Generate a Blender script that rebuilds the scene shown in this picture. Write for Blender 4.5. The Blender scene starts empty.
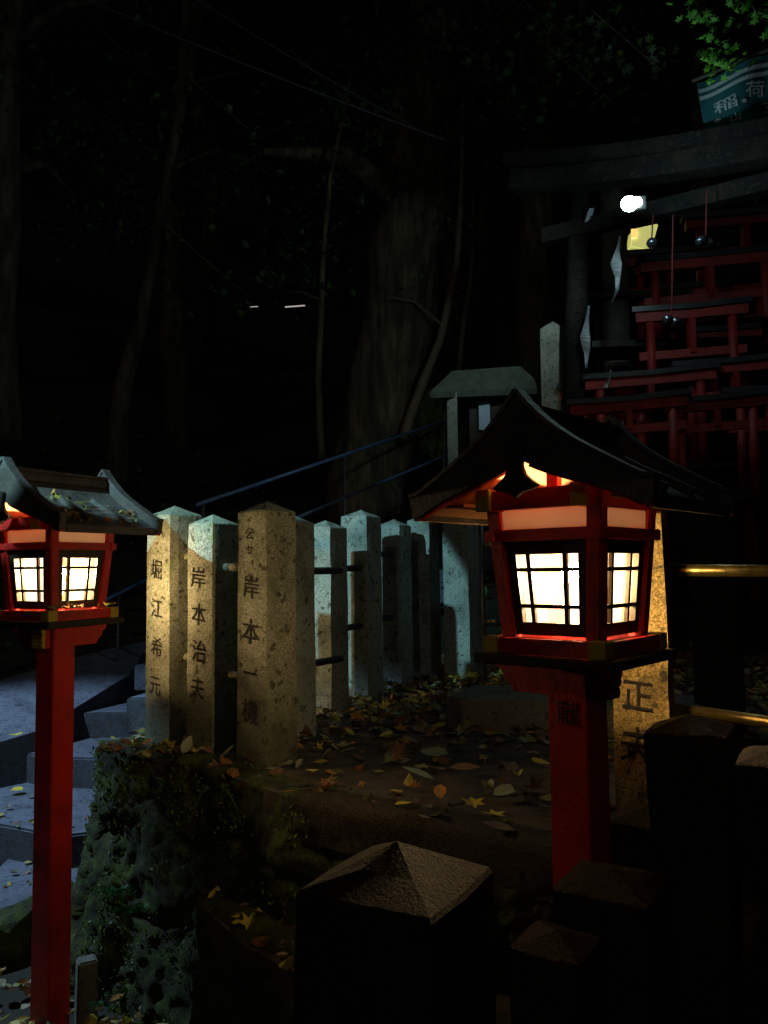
import bpy, bmesh, math, random
from mathutils import Vector, Matrix, noise
R = math.radians
sc = bpy.context.scene
C = sc.collection
F = 800.0
EYE = 1.6

# ------------------------------------------------------------------ camera
cam_d = bpy.data.cameras.new('camera'); cam = bpy.data.objects.new('camera', cam_d); C.objects.link(cam)
cam_d.lens = F/1024*36; cam_d.sensor_width = 36; cam_d.clip_end = 400; cam_d.clip_start = .02
RM = Matrix.Rotation(R(94.0), 3, 'X') @ Matrix.Rotation(R(-0.7), 3, 'Z')
cam.matrix_world = Matrix.Translation((0, 0, EYE)) @ RM.to_4x4()
sc.camera = cam

def ray(px, py): return RM @ Vector(((px-384)/F, -(py-512)/F, -1))
def at(px, py, d):
    r = ray(px, py); return Vector((0, 0, EYE)) + r*(d/r.y)
def onz(px, py, z):
    r = ray(px, py); return Vector((0, 0, EYE)) + r*((z-EYE)/r.z)

# ------------------------------------------------------------------ object helpers
def tag(o, label=None, cat=None, group=None, kind=None):
    if label: o['label'] = label
    if cat: o['category'] = cat
    if group: o['group'] = group
    if kind: o['kind'] = kind
    return o
def empty(name, loc, rz=0, label=None, cat=None, group=None):
    o = bpy.data.objects.new(name, None); C.objects.link(o); o.location = loc; o.rotation_euler = (0, 0, rz)
    return tag(o, label, cat, group)
def copy_tree(o, parent=None):
    c = o.copy(); C.objects.link(c); c.parent = parent
    for ch in o.children: copy_tree(ch, c)
    return c

class MB:
    def __init__(s): s.v = []; s.f = []; s.m = []
    def face(s, idx, m=0): s.f.append(idx); s.m.append(m)
    def add(s, pts, faces, m=0):
        b = len(s.v); s.v += [Vector(p) for p in pts]
        for f in faces: s.f.append([b+i for i in f]); s.m.append(m)
    def box(s, c, sz, m=0, rz=0, taper=1.0, M=None):
        x, y, z = [k/2 for k in sz]; pts = []
        for (sx, sy, q) in ((-1,-1,-1),(1,-1,-1),(1,1,-1),(-1,1,-1),(-1,-1,1),(1,-1,1),(1,1,1),(-1,1,1)):
            t = taper if q > 0 else 1
            p = Vector((sx*x*t, sy*y*t, q*z))
            if rz: p = Matrix.Rotation(rz, 3, 'Z') @ p
            if M: p = M @ p
            pts.append(p+Vector(c))
        s.add(pts, [(0,3,2,1),(4,5,6,7),(0,1,5,4),(1,2,6,5),(2,3,7,6),(3,0,4,7)], m)
    def bar(s, a, b, w, h, m=0, up=(0,0,1)):
        a = Vector(a); b = Vector(b); d = (b-a); L = d.length; d.normalize()
        side = d.cross(Vector(up)); 
        if side.length < 1e-4: side = d.cross(Vector((0,1,0)))
        side.normalize(); u = side.cross(d)
        pts = []
        for p in (a, b):
            for (i, j) in ((-1,-1),(1,-1),(1,1),(-1,1)): pts.append(p+side*i*w/2+u*j*h/2)
        s.add(pts, [(3,2,1,0),(4,5,6,7),(0,1,5,4),(1,2,6,5),(2,3,7,6),(3,0,4,7)], m)
    def tube(s, path, rad, n=8, m=0, cap=True, wob=0, seed=0):
        path = [Vector(p) for p in path]
        if not hasattr(rad, '__len__'): rad = [rad]*len(path)
        b = len(s.v); prev = None
        for i, p in enumerate(path):
            t = (path[min(i+1, len(path)-1)]-path[max(i-1, 0)]).normalized()
            if prev is None:
                a = t.cross(Vector((0,1,0)));
                if a.length < .1: a = t.cross(Vector((1,0,0)))
            else: a = prev - t*prev.dot(t)
            a.normalize(); prev = a; c = t.cross(a)
            for k in range(n):
                an = 2*math.pi*k/n; r = rad[i]
                if wob: r *= 1+wob*noise.noise(Vector((math.cos(an)*1.5+seed, math.sin(an)*1.5, i*.35)))
                s.v.append(p+(a*math.cos(an)+c*math.sin(an))*r)
        for i in range(len(path)-1):
            for k in range(n):
                s.face([b+i*n+k, b+i*n+(k+1) % n, b+(i+1)*n+(k+1) % n, b+(i+1)*n+k], m)
        if cap:
            s.face([b+k for k in range(n)][::-1], m); s.face([b+(len(path)-1)*n+k for k in range(n)], m)
    def prism(s, poly, frame, th, m=0):
        """poly: 2D outline; frame(x, y, t) -> point, t = 0..1 through the thickness"""
        n = len(poly); b = len(s.v)
        for t in (0, 1):
            for (x, y) in poly: s.v.append(Vector(frame(x, y, t*th)))
        s.face([b+i for i in range(n)][::-1], m); s.face([b+n+i for i in range(n)], m)
        for i in range(n):
            j = (i+1) % n; s.face([b+i, b+j, b+n+j, b+n+i], m)
    def build(s, name, mats, parent=None, smooth=False, bevel=0, loc=None, seg=2):
        me = bpy.data.meshes.new(name); me.from_pydata([tuple(v) for v in s.v], [], s.f)
        if not isinstance(mats, (list, tuple)): mats = [mats]
        for mt in mats: me.materials.append(mt)
        for p, mi in zip(me.polygons, s.m): p.material_index = mi; p.use_smooth = smooth
        bm = bmesh.new(); bm.from_mesh(me); bmesh.ops.recalc_face_normals(bm, faces=bm.faces)
        if bevel: bmesh.ops.bevel(bm, geom=bm.edges[:], offset=bevel, segments=seg, affect='EDGES', clamp_overlap=True)
        bm.to_mesh(me); bm.free()
        o = bpy.data.objects.new(name, me); C.objects.link(o); o.parent = parent
        if loc is not None: o.location = loc
        return o

# ------------------------------------------------------------------ materials
def mat(name, col, rough=.7, metal=0, bump=0, bscale=40, var=0, vscale=6, col2=None, c2lo=.5, c2hi=.65, spec=.5, emit=None, estr=0, detail=6, stretch=1):
    m = bpy.data.materials.new(name); m.use_nodes = True; nt = m.node_tree; N = nt.nodes; L = nt.links
    b = N['Principled BSDF']; b.inputs['Roughness'].default_value = rough; b.inputs['Metallic'].default_value = metal
    b.inputs['Specular IOR Level'].default_value = spec
    tc = N.new('ShaderNodeTexCoord')
    def nz(scale, det=detail, r=.6):
        n = N.new('ShaderNodeTexNoise'); n.inputs['Scale'].default_value = scale; n.inputs['Detail'].default_value = det
        n.inputs['Roughness'].default_value = r
        mp = N.new('ShaderNodeMapping'); mp.inputs['Scale'].default_value = (1, 1, stretch); L.new(tc.outputs['Object'], mp.inputs[0]); L.new(mp.outputs[0], n.inputs['Vector']); return n
    out = None
    base = N.new('ShaderNodeRGB'); base.outputs[0].default_value = (*col, 1); out = base.outputs[0]
    if var:
        n = nz(vscale); mr = N.new('ShaderNodeMapRange'); mr.inputs[1].default_value = .3; mr.inputs[2].default_value = .7
        mr.inputs[3].default_value = 1-var; mr.inputs[4].default_value = 1+var; L.new(n.outputs['Fac'], mr.inputs[0])
        mx = N.new('ShaderNodeVectorMath'); mx.operation = 'SCALE'; L.new(out, mx.inputs[0]); L.new(mr.outputs[0], mx.inputs['Scale']); out = mx.outputs[0]
    if col2:
        n = nz(vscale*.55, 8, .7); mr = N.new('ShaderNodeMapRange'); mr.inputs[1].default_value = c2lo; mr.inputs[2].default_value = c2hi
        L.new(n.outputs['Fac'], mr.inputs[0]); mx = N.new('ShaderNodeMix'); mx.data_type = 'RGBA'
        L.new(mr.outputs[0], mx.inputs[0]); L.new(out, mx.inputs[6]); mx.inputs[7].default_value = (*col2, 1); out = mx.outputs[2]
    L.new(out, b.inputs['Base Color'])
    if bump:
        n = nz(bscale, 8, .7); bp = N.new('ShaderNodeBump'); bp.inputs['Strength'].default_value = bump; bp.inputs['Distance'].default_value = .01
        L.new(n.outputs['Fac'], bp.inputs['Height']); L.new(bp.outputs[0], b.inputs['Normal'])
    if emit: b.inputs['Emission Color'].default_value = (*emit, 1); b.inputs['Emission Strength'].default_value = estr
    m.diffuse_color = (*col, 1)
    return m

def stone(name, base, moss, mosslo, spk=.5, rough=.85, dark=(.05,.045,.03), darkz=None, bump=.6, mosshi=.12, spec=.35):
    """granite: coloured speckle, lichen/moss patches, dark stains; darkz = local height under which damp staining and lantern tray shade are painted"""
    m = bpy.data.materials.new(name); m.use_nodes = True; nt = m.node_tree; N = nt.nodes; L = nt.links
    b = N['Principled BSDF']; b.inputs['Roughness'].default_value = rough; b.inputs['Specular IOR Level'].default_value = spec
    tc = N.new('ShaderNodeTexCoord'); oi = N.new('ShaderNodeObjectInfo')
    off = N.new('ShaderNodeVectorMath'); off.operation = 'MULTIPLY_ADD'
    cb = N.new('ShaderNodeCombineXYZ'); 
    for i in range(3): L.new(oi.outputs['Random'], cb.inputs[i])
    off.inputs[1].default_value = (17, 31, 13); L.new(cb.outputs[0], off.inputs[0]); L.new(tc.outputs['Object'], off.inputs[2]); co = off.outputs[0]
    def nz(scale, det=6, r=.6):
        n = N.new('ShaderNodeTexNoise'); n.inputs['Scale'].default_value = scale; n.inputs['Detail'].default_value = det
        n.inputs['Roughness'].default_value = r; L.new(co, n.inputs['Vector']); return n.outputs['Fac']
    def mr(src, a, c, lo=0., hi=1.):
        k = N.new('ShaderNodeMapRange'); k.inputs[1].default_value = a; k.inputs[2].default_value = c
        k.inputs[3].default_value = lo; k.inputs[4].default_value = hi; L.new(src, k.inputs[0]); return k.outputs[0]
    def mix(fac, a, c):
        k = N.new('ShaderNodeMix'); k.data_type = 'RGBA'; L.new(fac, k.inputs[0])
        for s_, i in ((a, 6), (c, 7)):
            if isinstance(s_, tuple): k.inputs[i].default_value = (*s_, 1)
            else: L.new(s_, k.inputs[i])
        return k.outputs[2]
    grain = nz(170, 3, .7)
    dk = tuple(k*(1-spk) for k in base); lt = tuple(min(1, k*(1+spk*.7)) for k in base)
    c = mix(mr(grain, .38, .62), dk, lt)
    blot = nz(14, 8, .75)
    c = mix(mr(blot, mosslo, mosslo+mosshi), c, moss)
    sp = nz(30, 5, .6); c = mix(mr(sp, .58, .64, 0, .85), c, dark); c = mix(mr(nz(5, 4, .6), .48, .72, 0, .6), c, dark)
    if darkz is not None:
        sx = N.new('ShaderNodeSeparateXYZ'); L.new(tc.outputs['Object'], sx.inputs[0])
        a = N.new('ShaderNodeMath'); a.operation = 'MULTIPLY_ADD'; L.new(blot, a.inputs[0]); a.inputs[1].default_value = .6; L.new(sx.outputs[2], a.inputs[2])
        c = mix(mr(a.outputs[0], darkz, darkz+.3, .75, 0), c, (.05, .06, .025))  # lower darkening also stands in for the shade under the lantern tray
    L.new(c, b.inputs['Base Color'])
    bp = N.new('ShaderNodeBump'); bp.inputs['Strength'].default_value = bump; bp.inputs['Distance'].default_value = .006
    ad = N.new('ShaderNodeMath'); L.new(nz(55, 8, .75), ad.inputs[0]); L.new(grain, ad.inputs[1]); L.new(ad.outputs[0], bp.inputs['Height']); L.new(bp.outputs[0], b.inputs['Normal'])
    return m

M = {}
M['red'] = mat('vermilion paint', (.55,.020,.014), .42, var=.25, vscale=9, col2=(.22,.02,.014), c2lo=.50, c2hi=.62, bump=.3, bscale=60)
M['red_old'] = mat('weathered vermilion', (.26,.014,.010), .6, var=.35, vscale=12, col2=(.1,.03,.02), c2lo=.56, c2hi=.7, bump=.3, bscale=50)
M['yellow'] = mat('ochre paint', (.42,.30,.03), .55, var=.2, vscale=15, bump=.1)
M['board'] = mat('weathered dark roof board', (.062,.05,.042), .5, var=.45, vscale=14, col2=(.11,.105,.10), c2lo=.5, c2hi=.7, bump=.4, bscale=45)
M['soffit'] = mat('bare cedar soffit', (.42,.22,.10), .7, var=.25, vscale=25, bump=.2)
M['blackwood'] = mat('black lacquered wood', (.02,.014,.01), .45, var=.4, vscale=20, bump=.15)
M['darkframe'] = mat('dark window lattice wood', (.045,.03,.014), .5, var=.3, vscale=30)
M['ink'] = mat('black carved lettering', (.018,.015,.012), .9)
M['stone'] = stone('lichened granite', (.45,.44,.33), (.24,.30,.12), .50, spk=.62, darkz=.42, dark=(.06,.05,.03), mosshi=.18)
M['stone_teal'] = stone('pale damp granite', (.36,.40,.35), (.26,.34,.25), .53)
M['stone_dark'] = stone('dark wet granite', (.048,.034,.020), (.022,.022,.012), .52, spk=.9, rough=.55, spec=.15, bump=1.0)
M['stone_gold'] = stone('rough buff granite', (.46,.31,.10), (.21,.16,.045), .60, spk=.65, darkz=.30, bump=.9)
M['riser'] = stone('rough riser stone with painted shade', (.06,.064,.08), (.03,.033,.035), .5, spk=.7, bump=1.0)  # rough dark stone, darkened further in colour to stand in for riser shade
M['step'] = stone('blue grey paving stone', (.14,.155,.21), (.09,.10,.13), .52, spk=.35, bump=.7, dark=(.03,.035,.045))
M['mosswall'] = stone('mossy retaining stone', (.030,.030,.013), (.060,.10,.006), .44, spk=.5, dark=(.02,.02,.012), bump=1.0, mosshi=.16)
M['soil'] = mat('damp dark soil', (.07,.055,.04), .9, var=.5, vscale=8, col2=(.025,.028,.015), bump=1, bscale=30)
M['hill'] = mat('forest floor', (.022,.02,.013), .95, var=.6, vscale=3, col2=(.015,.022,.01), bump=1, bscale=12)
M['bark'] = mat('rough tree bark', (.11,.09,.06), .95, var=.7, vscale=10, col2=(.03,.035,.02), c2lo=.42, c2hi=.62, bump=1, bscale=22, spec=.2, stretch=.18)
M['sapling'] = mat('pale sapling bark', (.13,.105,.07), .8, var=.3, vscale=15, bump=.5)
M['pipe'] = mat('blue painted steel pipe', (.09,.18,.34), .4, metal=.2, var=.2, vscale=10)
M['greypipe'] = mat('grey steel pipe', (.10,.10,.11), .45, metal=.5)
M['brass'] = mat('yellowed steel rail', (.45,.32,.10), .28, metal=.85, var=.3, vscale=25, bump=.2, bscale=60)
M['iron'] = mat('dark iron', (.03,.03,.032), .5, metal=.5)
M['tiledark'] = mat('black torii cap paint', (.018,.022,.03), .4)
M['graystone'] = stone('grey stone', (.16,.16,.14), (.10,.11,.07), .55)
M['toristone'] = stone('shade darkened torii stone', (.020,.020,.020), (.014,.016,.013), .55, spec=.05)  # grey stone darkened in the colour to keep the beams in shade
M['cloth'] = mat('dark teal banner cloth', (.02,.16,.19), .8, var=.2)
M['print'] = mat('pale print', (.6,.75,.8), .8)
M['paper'] = mat('white paper streamer', (.5,.55,.6), .7)
M['bell'] = mat('dark brass bell', (.18,.2,.25), .25, metal=.9)
M['cordred'] = mat('red cord', (.12,.01,.012), .8)
M['wood'] = mat('old grey wood', (.11,.12,.10), .8, var=.3, vscale=15, bump=.4)
M['roofwood'] = mat('mossy dark roof wood', (.035,.048,.032), .85, var=.4, vscale=15, bump=.5)
M['sign'] = mat('pale notice paper', (.30,.40,.50), .6)

def leafmat(name, cols, rough=.55, tr=.3):
    m = bpy.data.materials.new(name); m.use_nodes = True; nt = m.node_tree; N = nt.nodes; L = nt.links
    b = N['Principled BSDF']; b.inputs['Roughness'].default_value = rough
    g = N.new('ShaderNodeNewGeometry'); r = N.new('ShaderNodeValToRGB'); r.color_ramp.interpolation = 'CONSTANT'
    while len(r.color_ramp.elements) < len(cols): r.color_ramp.elements.new(.5)
    for i, c in enumerate(cols): r.color_ramp.elements[i].position = i/len(cols); r.color_ramp.elements[i].color = (*c, 1)
    L.new(g.outputs['Random Per Island'], r.inputs[0]); L.new(r.outputs[0], b.inputs['Base Color'])
    t = N.new('ShaderNodeBsdfTranslucent'); L.new(r.outputs[0], t.inputs[0]); a = N.new('ShaderNodeMixShader'); a.inputs[0].default_value = tr
    L.new(b.outputs[0], a.inputs[1]); L.new(t.outputs[0], a.inputs[2]); L.new(a.outputs[0], N['Material Output'].inputs[0])
    return m
M['plaster'] = leafmat('thin cream board', [(.80,.72,.64)], tr=.17)
M['litter'] = leafmat('fallen leaves', [(0.263,0.101,0.036),(0.142,0.072,0.032),(0.600,0.506,0.101),(0.324,0.162,0.061),(0.101,0.072,0.041),(0.405,0.385,0.223),(0.182,0.092,0.041),(0.243,0.263,0.101),(0.567,0.263,0.061),(0.092,0.061,0.036),(0.344,0.284,0.182),(.50,.42,.06),(.42,.38,.16)])
M['leaf'] = leafmat('green leaves', [(.03,.07,.015),(.05,.11,.02),(.025,.05,.015),(.07,.13,.02),(.035,.08,.03)])
M['leaf_lit'] = leafmat('maple leaves brightened as lit', [(.10,.36,.03),(.16,.45,.05),(.07,.24,.03)])  # greens brightened in the colour to stand in for floodlight on the leaves
M['fern'] = leafmat('fern fronds', [(.05,.22,.07),(.04,.16,.06),(.07,.26,.08)])
M['moss'] = leafmat('moss tufts', [(.09,.15,.012),(.05,.10,.01),(.14,.20,.02),(.07,.07,.02)])
M['ly'] = leafmat('yellow leaf', [(.75,.62,.07)]); M['lo'] = leafmat('orange leaf', [(.55,.25,.05)])
M['lt'] = leafmat('grey green leaf', [(.38,.44,.27)]); M['lb'] = leafmat('brown leaf', [(.30,.19,.10)])

# lit pane: frosted glass that lets the bulb through and glows itself
def pane_mat(name, col, s, tl):
    m = bpy.data.materials.new(name); m.use_nodes = True; nt = m.node_tree; N = nt.nodes; L = nt.links
    e = N.new('ShaderNodeEmission'); e.inputs[0].default_value = (*col, 1); e.inputs[1].default_value = s
    t = N.new('ShaderNodeBsdfTransparent'); t.inputs[0].default_value = (.92,.9,.85,1)
    d = N.new('ShaderNodeBsdfTranslucent'); d.inputs[0].default_value = (*col, 1)
    mx = N.new('ShaderNodeMixShader'); mx.inputs[0].default_value = tl; L.new(t.outputs[0], mx.inputs[1]); L.new(d.outputs[0], mx.inputs[2])
    a = N.new('ShaderNodeAddShader'); L.new(e.outputs[0], a.inputs[0]); L.new(mx.outputs[0], a.inputs[1]); L.new(a.outputs[0], N['Material Output'].inputs[0])
    N.remove(N['Principled BSDF']); return m
M['pane'] = pane_mat('lit frosted pane', (1,.84,.52), .8, .055)
M['pane_side'] = pane_mat('lit pane edge glass', (.72,.72,.25), .35, .05)
M['bulb'] = mat('glowing bulb', (1,1,1), emit=(1,.78,.45), estr=14)
M['flood'] = mat('glowing floodlight', (1,1,1), emit=(.75,1,.95), estr=60)
M['farlamp'] = mat('distant lit tube', (1,1,1), emit=(1,.92,.8), estr=.45)
M['warmpanel'] = mat('lit yellow paper', (1,1,1), emit=(.85,.85,.25), estr=.55)
M['warmglow'] = mat('lit orange paper', (1,1,1), emit=(1,.55,.15), estr=1.3)

# ------------------------------------------------------------------ lettering (mesh made from the built-in font)
_glyph = {}
def glyph(ch):
    if ch not in _glyph:
        cu = bpy.data.curves.new('t', 'FONT'); cu.body = ch; cu.size = 1; cu.align_x = 'CENTER'; cu.extrude = .012; cu.offset = .004; cu.resolution_u = 2
        o = bpy.data.objects.new('t', cu); C.objects.link(o); dg = bpy.context.evaluated_depsgraph_get()
        me = bpy.data.meshes.new_from_object(o.evaluated_get(dg)); vs = [v.co.copy() for v in me.vertices]; fs = [list(p.vertices) for p in me.polygons]
        bpy.data.objects.remove(o); bpy.data.curves.remove(cu)
        if vs:
            x0 = min(v.x for v in vs); x1 = max(v.x for v in vs); y0 = min(v.y for v in vs); y1 = max(v.y for v in vs)
            for v in vs: v.x -= (x0+x1)/2; v.y -= (y0+y1)/2
        _glyph[ch] = (vs, fs)
    return _glyph[ch]
def letters(mb, items, frame, seed=0):
    """items: (char, x, y, size) ; frame(x, y, t) -> local point"""
    for i, (ch, x, y, s) in enumerate(items):
        vs, fs = glyph(ch); b = len(mb.v)
        for v in vs:
            w = .025*noise.noise(Vector((v.x*2.3+seed+i*3, v.y*2.3, 0))); sh = v.y*.04
            mb.v.append(Vector(frame(x+(v.x+w+sh)*s, y+(v.y*1.05-.10*v.x+w)*s, v.z*.3*s)))
        for f in fs: mb.face([b+k for k in f])

# ------------------------------------------------------------------ stone post
def stone_post(name, loc, rz, w, h, m, label, group, text=None, pyr=.045, taper=.97, rods=(), rodlen=.2, rough=.0035, rody=False, lean=(0,0), cat='stone post', seed=0):
    root = empty(name, loc, rz, label, cat, group); root.rotation_euler = (lean[0], lean[1], rz)
    mb = MB(); n = 4; nzs = max(6, int(h/.09)); b0 = 0
    ring = []
    for j in range(n): ring.append((-1+2*j/n, -1))
    for j in range(n): ring.append((1, -1+2*j/n))
    for j in range(n): ring.append((1-2*j/n, 1))
    for j in range(n): ring.append((-1, 1-2*j/n))
    K = len(ring); rc = .93
    levels = [(-.3 + (h+.3)*i/nzs) for i in range(nzs+1)]
    sizes = [1-(1-taper)*max(0, z)/h for z in levels]
    levels += [h+pyr*.12, h+pyr*.55, h+pyr*.93]; sizes += [taper*.96, taper*.48, taper*.07]
    for z, s in zip(levels, sizes):
        for (x, y) in ring:
            q = Vector((x, y, 0)); 
            if abs(x) == 1 and abs(y) == 1: q *= .955
            p = Vector((q.x*w/2*s, q.y*w/2*s, z)); rough_ = rough*min(1, s*1.5)**2; nn = noise.noise_vector(p*18+Vector((seed*7, seed*3, 0)))
            n2 = noise.noise_vector(p*60+Vector((seed, 5, 0)))
            mb.v.append(p+nn*rough_+n2*rough_*.5)
    for i in range(len(levels)-1):
        for k in range(K): mb.face([i*K+k, i*K+(k+1) % K, (i+1)*K+(k+1) % K, (i+1)*K+k])
    mb.v.append(Vector((0, 0, h+pyr))); a = len(mb.v)-1; t = (len(levels)-1)*K
    for k in range(K): mb.face([t+k, t+(k+1) % K, a])
    sh = mb.build('shaft', m, root, smooth=False)
    if text:
        tb = MB(); fr = lambda x, y, t: ((x, -w/2*(1-(1-taper)*y/h)-.0035-t, y))
        letters(tb, [(c, x, z, s) for (c, x, z, s) in text], fr, seed); tb.build('inscription', M['ink'], root)
    if rods:
        for z in rods:
            rb = MB(); rb.tube([(0, w/2-.01, z), (0, w/2+rodlen, z)] if rody else [(w/2-.01, 0, z), (w/2+rodlen, 0, z)], .017, 8); rb.build('connecting_rod', M['stone'] if m in (M['stone'],) else M['iron'], root, smooth=True)
    return root

# ------------------------------------------------------------------ wooden lantern.  local: x = u (across the gable), y = v (along the ridge, away), z = 0 at tray top
def lantern(name, loc, rz, label, group, beams, power=27, text=None, litter_n=0, seed=0, postw=.098):
    rnd = random.Random(seed)
    root = empty(name, loc, rz, label, 'lantern', group)
    H = loc[2]      # height of the tray top over the ground
    red, yel = M['red'], M['yellow']
    p = MB(); p.box((0, 0, (-.024-H)/2-.05), (postw, postw, H-.024+.1)); po = p.build('post', red, root, bevel=.004)
    if text:
        tb = MB(); letters(tb, text, lambda x, y, t: (x, -postw/2-.001-t, y)); tb.build('inscription', M['ink'], root)
    # brackets with scalloped ends
    for (ax, a0, a1, cap0, cap1) in beams:
        w = .052; zt = -.025; hh = .078
        def outl(a0, a1, cap0, cap1):
            P = []
            if not cap1: P += [(a1, zt), (a1-.006, zt-.022), (a1-.022, zt-.034), (a1-.026, zt-.05), (a1-.045, zt-.064), (a1-.05, zt-hh)]
            else: P += [(a1, zt), (a1-.004, zt-.024), (a1+.002, zt-.027), (a1-.004, zt-.05), (a1+.000, zt-.053), (a1-.006, zt-hh)]
            if not cap0: P += [(a0+.05, zt-hh), (a0+.045, zt-.064), (a0+.026, zt-.05), (a0+.022, zt-.034), (a0+.006, zt-.022), (a0, zt)]
            else: P += [(a0+.006, zt-hh), (a0, zt-.053), (a0+.004, zt-.05), (a0-.002, zt-.027), (a0+.004, zt-.024), (a0, zt)]
            return P
        off = .0005 if ax == 'x' else 0
        fr = (lambda x, z, t: (x, t-w/2, z-off)) if ax == 'x' else (lambda x, z, t: (t-w/2, x, z))
        mb = MB(); mb.prism(outl(a0, a1, cap0, cap1), fr, w); bk = mb.build('bracket_beam', red, root)
        for (cap, a, sg) in ((cap0, a0, -1), (cap1, a1, 1)):
            if cap:
                cb = MB(); P = [(a+sg*.0, zt-.001), (a+sg*.010, zt-.012), (a+sg*.010, zt-.024), (a+sg*.004, zt-.026), (a+sg*.010, zt-.038), (a+sg*.009, zt-.05), (a+sg*.003, zt-.053), (a+sg*.008, zt-.064), (a+sg*.004, zt-hh+.001), (a-sg*.006, zt-hh+.001), (a-sg*.006, zt-.001)]
                w2 = w+.004; fr2 = (lambda x, z, t: (x, t-w2/2, z)) if ax == 'x' else (lambda x, z, t: (t-w2/2, x, z))
                cb.prism(P, fr2, w2); cb.build('painted_end', yel, bk)
    t = MB(); t.box((0, 0, -.012), (.338, .338, .022)); t.build('tray', M['blackwood'], root, bevel=.003)
    # low base rail round the box, ends painted ochre
    hb = .132; rl = MB()
    for s in (-1, 1):
        rl.box((0, s*hb, .018), (2*hb-.036, .034, .034)); rl.box((s*hb, 0, .0178), (.034, 2*hb+.01, .0336))
    br = rl.build('base_rail', red, root, bevel=.002)
    for sx in (-1, 1):
        for sy in (-1, 1):
            eb = MB(); eb.box((sx*(hb-.0015), sy*(hb+.004), .0182), (.040, .040, .037)); eb.build('painted_end', yel, br, bevel=.002)
    # tapered box: bottom half b0 at z=z0, top half b1 at z=z1
    z0, z1 = .034, .300; b0, b1 = .114, .134
    def half(z): return b0+(b1-b0)*(z-z0)/(z1-z0)
    for sx in (-1, 1):
        for sy in (-1, 1):
            cb = MB(); q = .017
            pts = []
            for z in (z0-.03, z1+.062):
                c = half(z)-.010
                for (i, j) in ((-1,-1),(1,-1),(1,1),(-1,1)): pts.append((sx*c+i*q, sy*c+j*q, z))
            cb.add(pts, [(3,2,1,0),(4,5,6,7),(0,1,5,4),(1,2,6,5),(2,3,7,6),(3,0,4,7)]); cb.build('corner_post', red, root, bevel=.003)
    rb = MB(); zc = .262
    for s in (-1, 1):
        c = half(zc)
        rb.box((0, s*c, zc), (2*c+.036, .028, .026)); rb.box((s*c, 0, zc-.0004), (.028, 2*c+.036, .0255))
    rb.build('upper_rail', red, root, bevel=.0025)
    # frieze boards above the rail
    for k in range(4):
        a = k*math.pi/2; fb = MB(); c = half(.30)-.008
        fb.box((0, -c, .298), (2*c-.03, .006, .048)); o = fb.build('frieze_board', M['plaster'], root); o.rotation_euler = (0, 0, a)
    tb2 = MB()
    for s in (-1, 1):
        c = half(.33)
        tb2.box((0, s*(c-.012), .327), (2*c-.02, .020, .012)); tb2.box((s*(c-.012), 0, .3267), (.020, 2*c-.02, .0116))
    tb2.build('top_rail', red, root, bevel=.002)
    # windows: lattice frame + glass
    zb, zt2 = .040, .249

    for k in range(4):
        a = k*math.pi/2
        def fp(x, z, d):   # x in -1..1 across the opening, z height, d outwards
            c = half(z)-.012; return (x*(c-.014), -(c+d), z)
        fb = MB()
        def slat(xa, xb, za, zb_, d0=-.004, d1=.008):
            pts = [fp(xa, za, d1), fp(xb, za, d1), fp(xb, zb_, d1), fp(xa, zb_, d1), fp(xa, za, d0), fp(xb, za, d0), fp(xb, zb_, d0), fp(xa, zb_, d0)]
            fb.add(pts, [(0,1,2,3),(7,6,5,4),(0,4,5,1),(1,5,6,2),(2,6,7,3),(3,7,4,0)])
        xs = (-1, -.80, -.46, -.36, .42, .52, .86, 1)
        slat(-1, -.76, zb, zt2); slat(.76, 1, zb, zt2); slat(-.76, .76, zb, zb+.028, -.0038, .0078); slat(-.76, .76, zt2-.030, zt2, -.0038, .0078)
        for x in (-.47, .43): slat(x-.055, x+.055, zb+.028, zt2-.03, -.003, .0055)
        for z in (zb+.064, zt2-.064): slat(-.76, .76, z-.0045, z+.0045, -.002, .0065)
        fo = fb.build('window_frame', M['darkframe'], root); fo.rotation_euler = (0, 0, a)
        gb = MB(); e = -.010
        cuts = (-.78, -.62, .70, .78) if k % 2 == 0 else (-.78, -.46, .42, .78)
        for i in range(3):
            xa, xb = cuts[i], cuts[i+1]
            gb.add([fp(xa, zb+.02, e), fp(xb, zb+.02, e), fp(xb, zt2-.02, e), fp(xa, zt2-.02, e)], [(0,1,2,3)], 0 if i == 1 else 1)
        g = gb.build('glass_pane', [M['pane'], M['pane_side'] if k % 2 else M['pane']], fo)
    bb = MB(); bb.tube([(0, 0, .06), (0, 0, .075), (0, 0, .10), (0, 0, .13), (0, 0, .15), (0, 0, .16)], [.012, .014, .026, .03, .02, .004], 12)
    bb.build('bulb', M['bulb'], root, smooth=True)
    # purlins along the ridge with ochre ends, tie beams in the gables
    RY = .218; RX = .285
    for sx in (-1, 1):
        pb = MB(); pb.box((sx*.118, 0, .340), (.034, 2*(RY-.035), .046)); pu = pb.build('purlin', red, root, bevel=.002)
        for sy in (-1, 1):
            eb = MB(); eb.box((sx*.118, sy*(RY-.030), .340), (.037, .014, .049)); eb.build('painted_end', yel, pu, bevel=.002)
    for sy in (-1, 1):
        pb = MB(); pb.box((0, sy*(RY-.050), .339), (.2, .026, .043)); tbm = pb.build('tie_beam', red, root, bevel=.002)
        kb = MB(); kb.box((.03, sy*(RY-.085), .405), (.026, .02, .10)); kb.build('king_post', red, tbm)
    # roof: concave slopes
    def rz_(x):   # roof top height from |x|
        t = min(1, abs(x)/RX); return .53-.12*t-.055*(1-(1-t)**4)-.018*t**6
    xs = [i/9*RX for i in range(10)]
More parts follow.
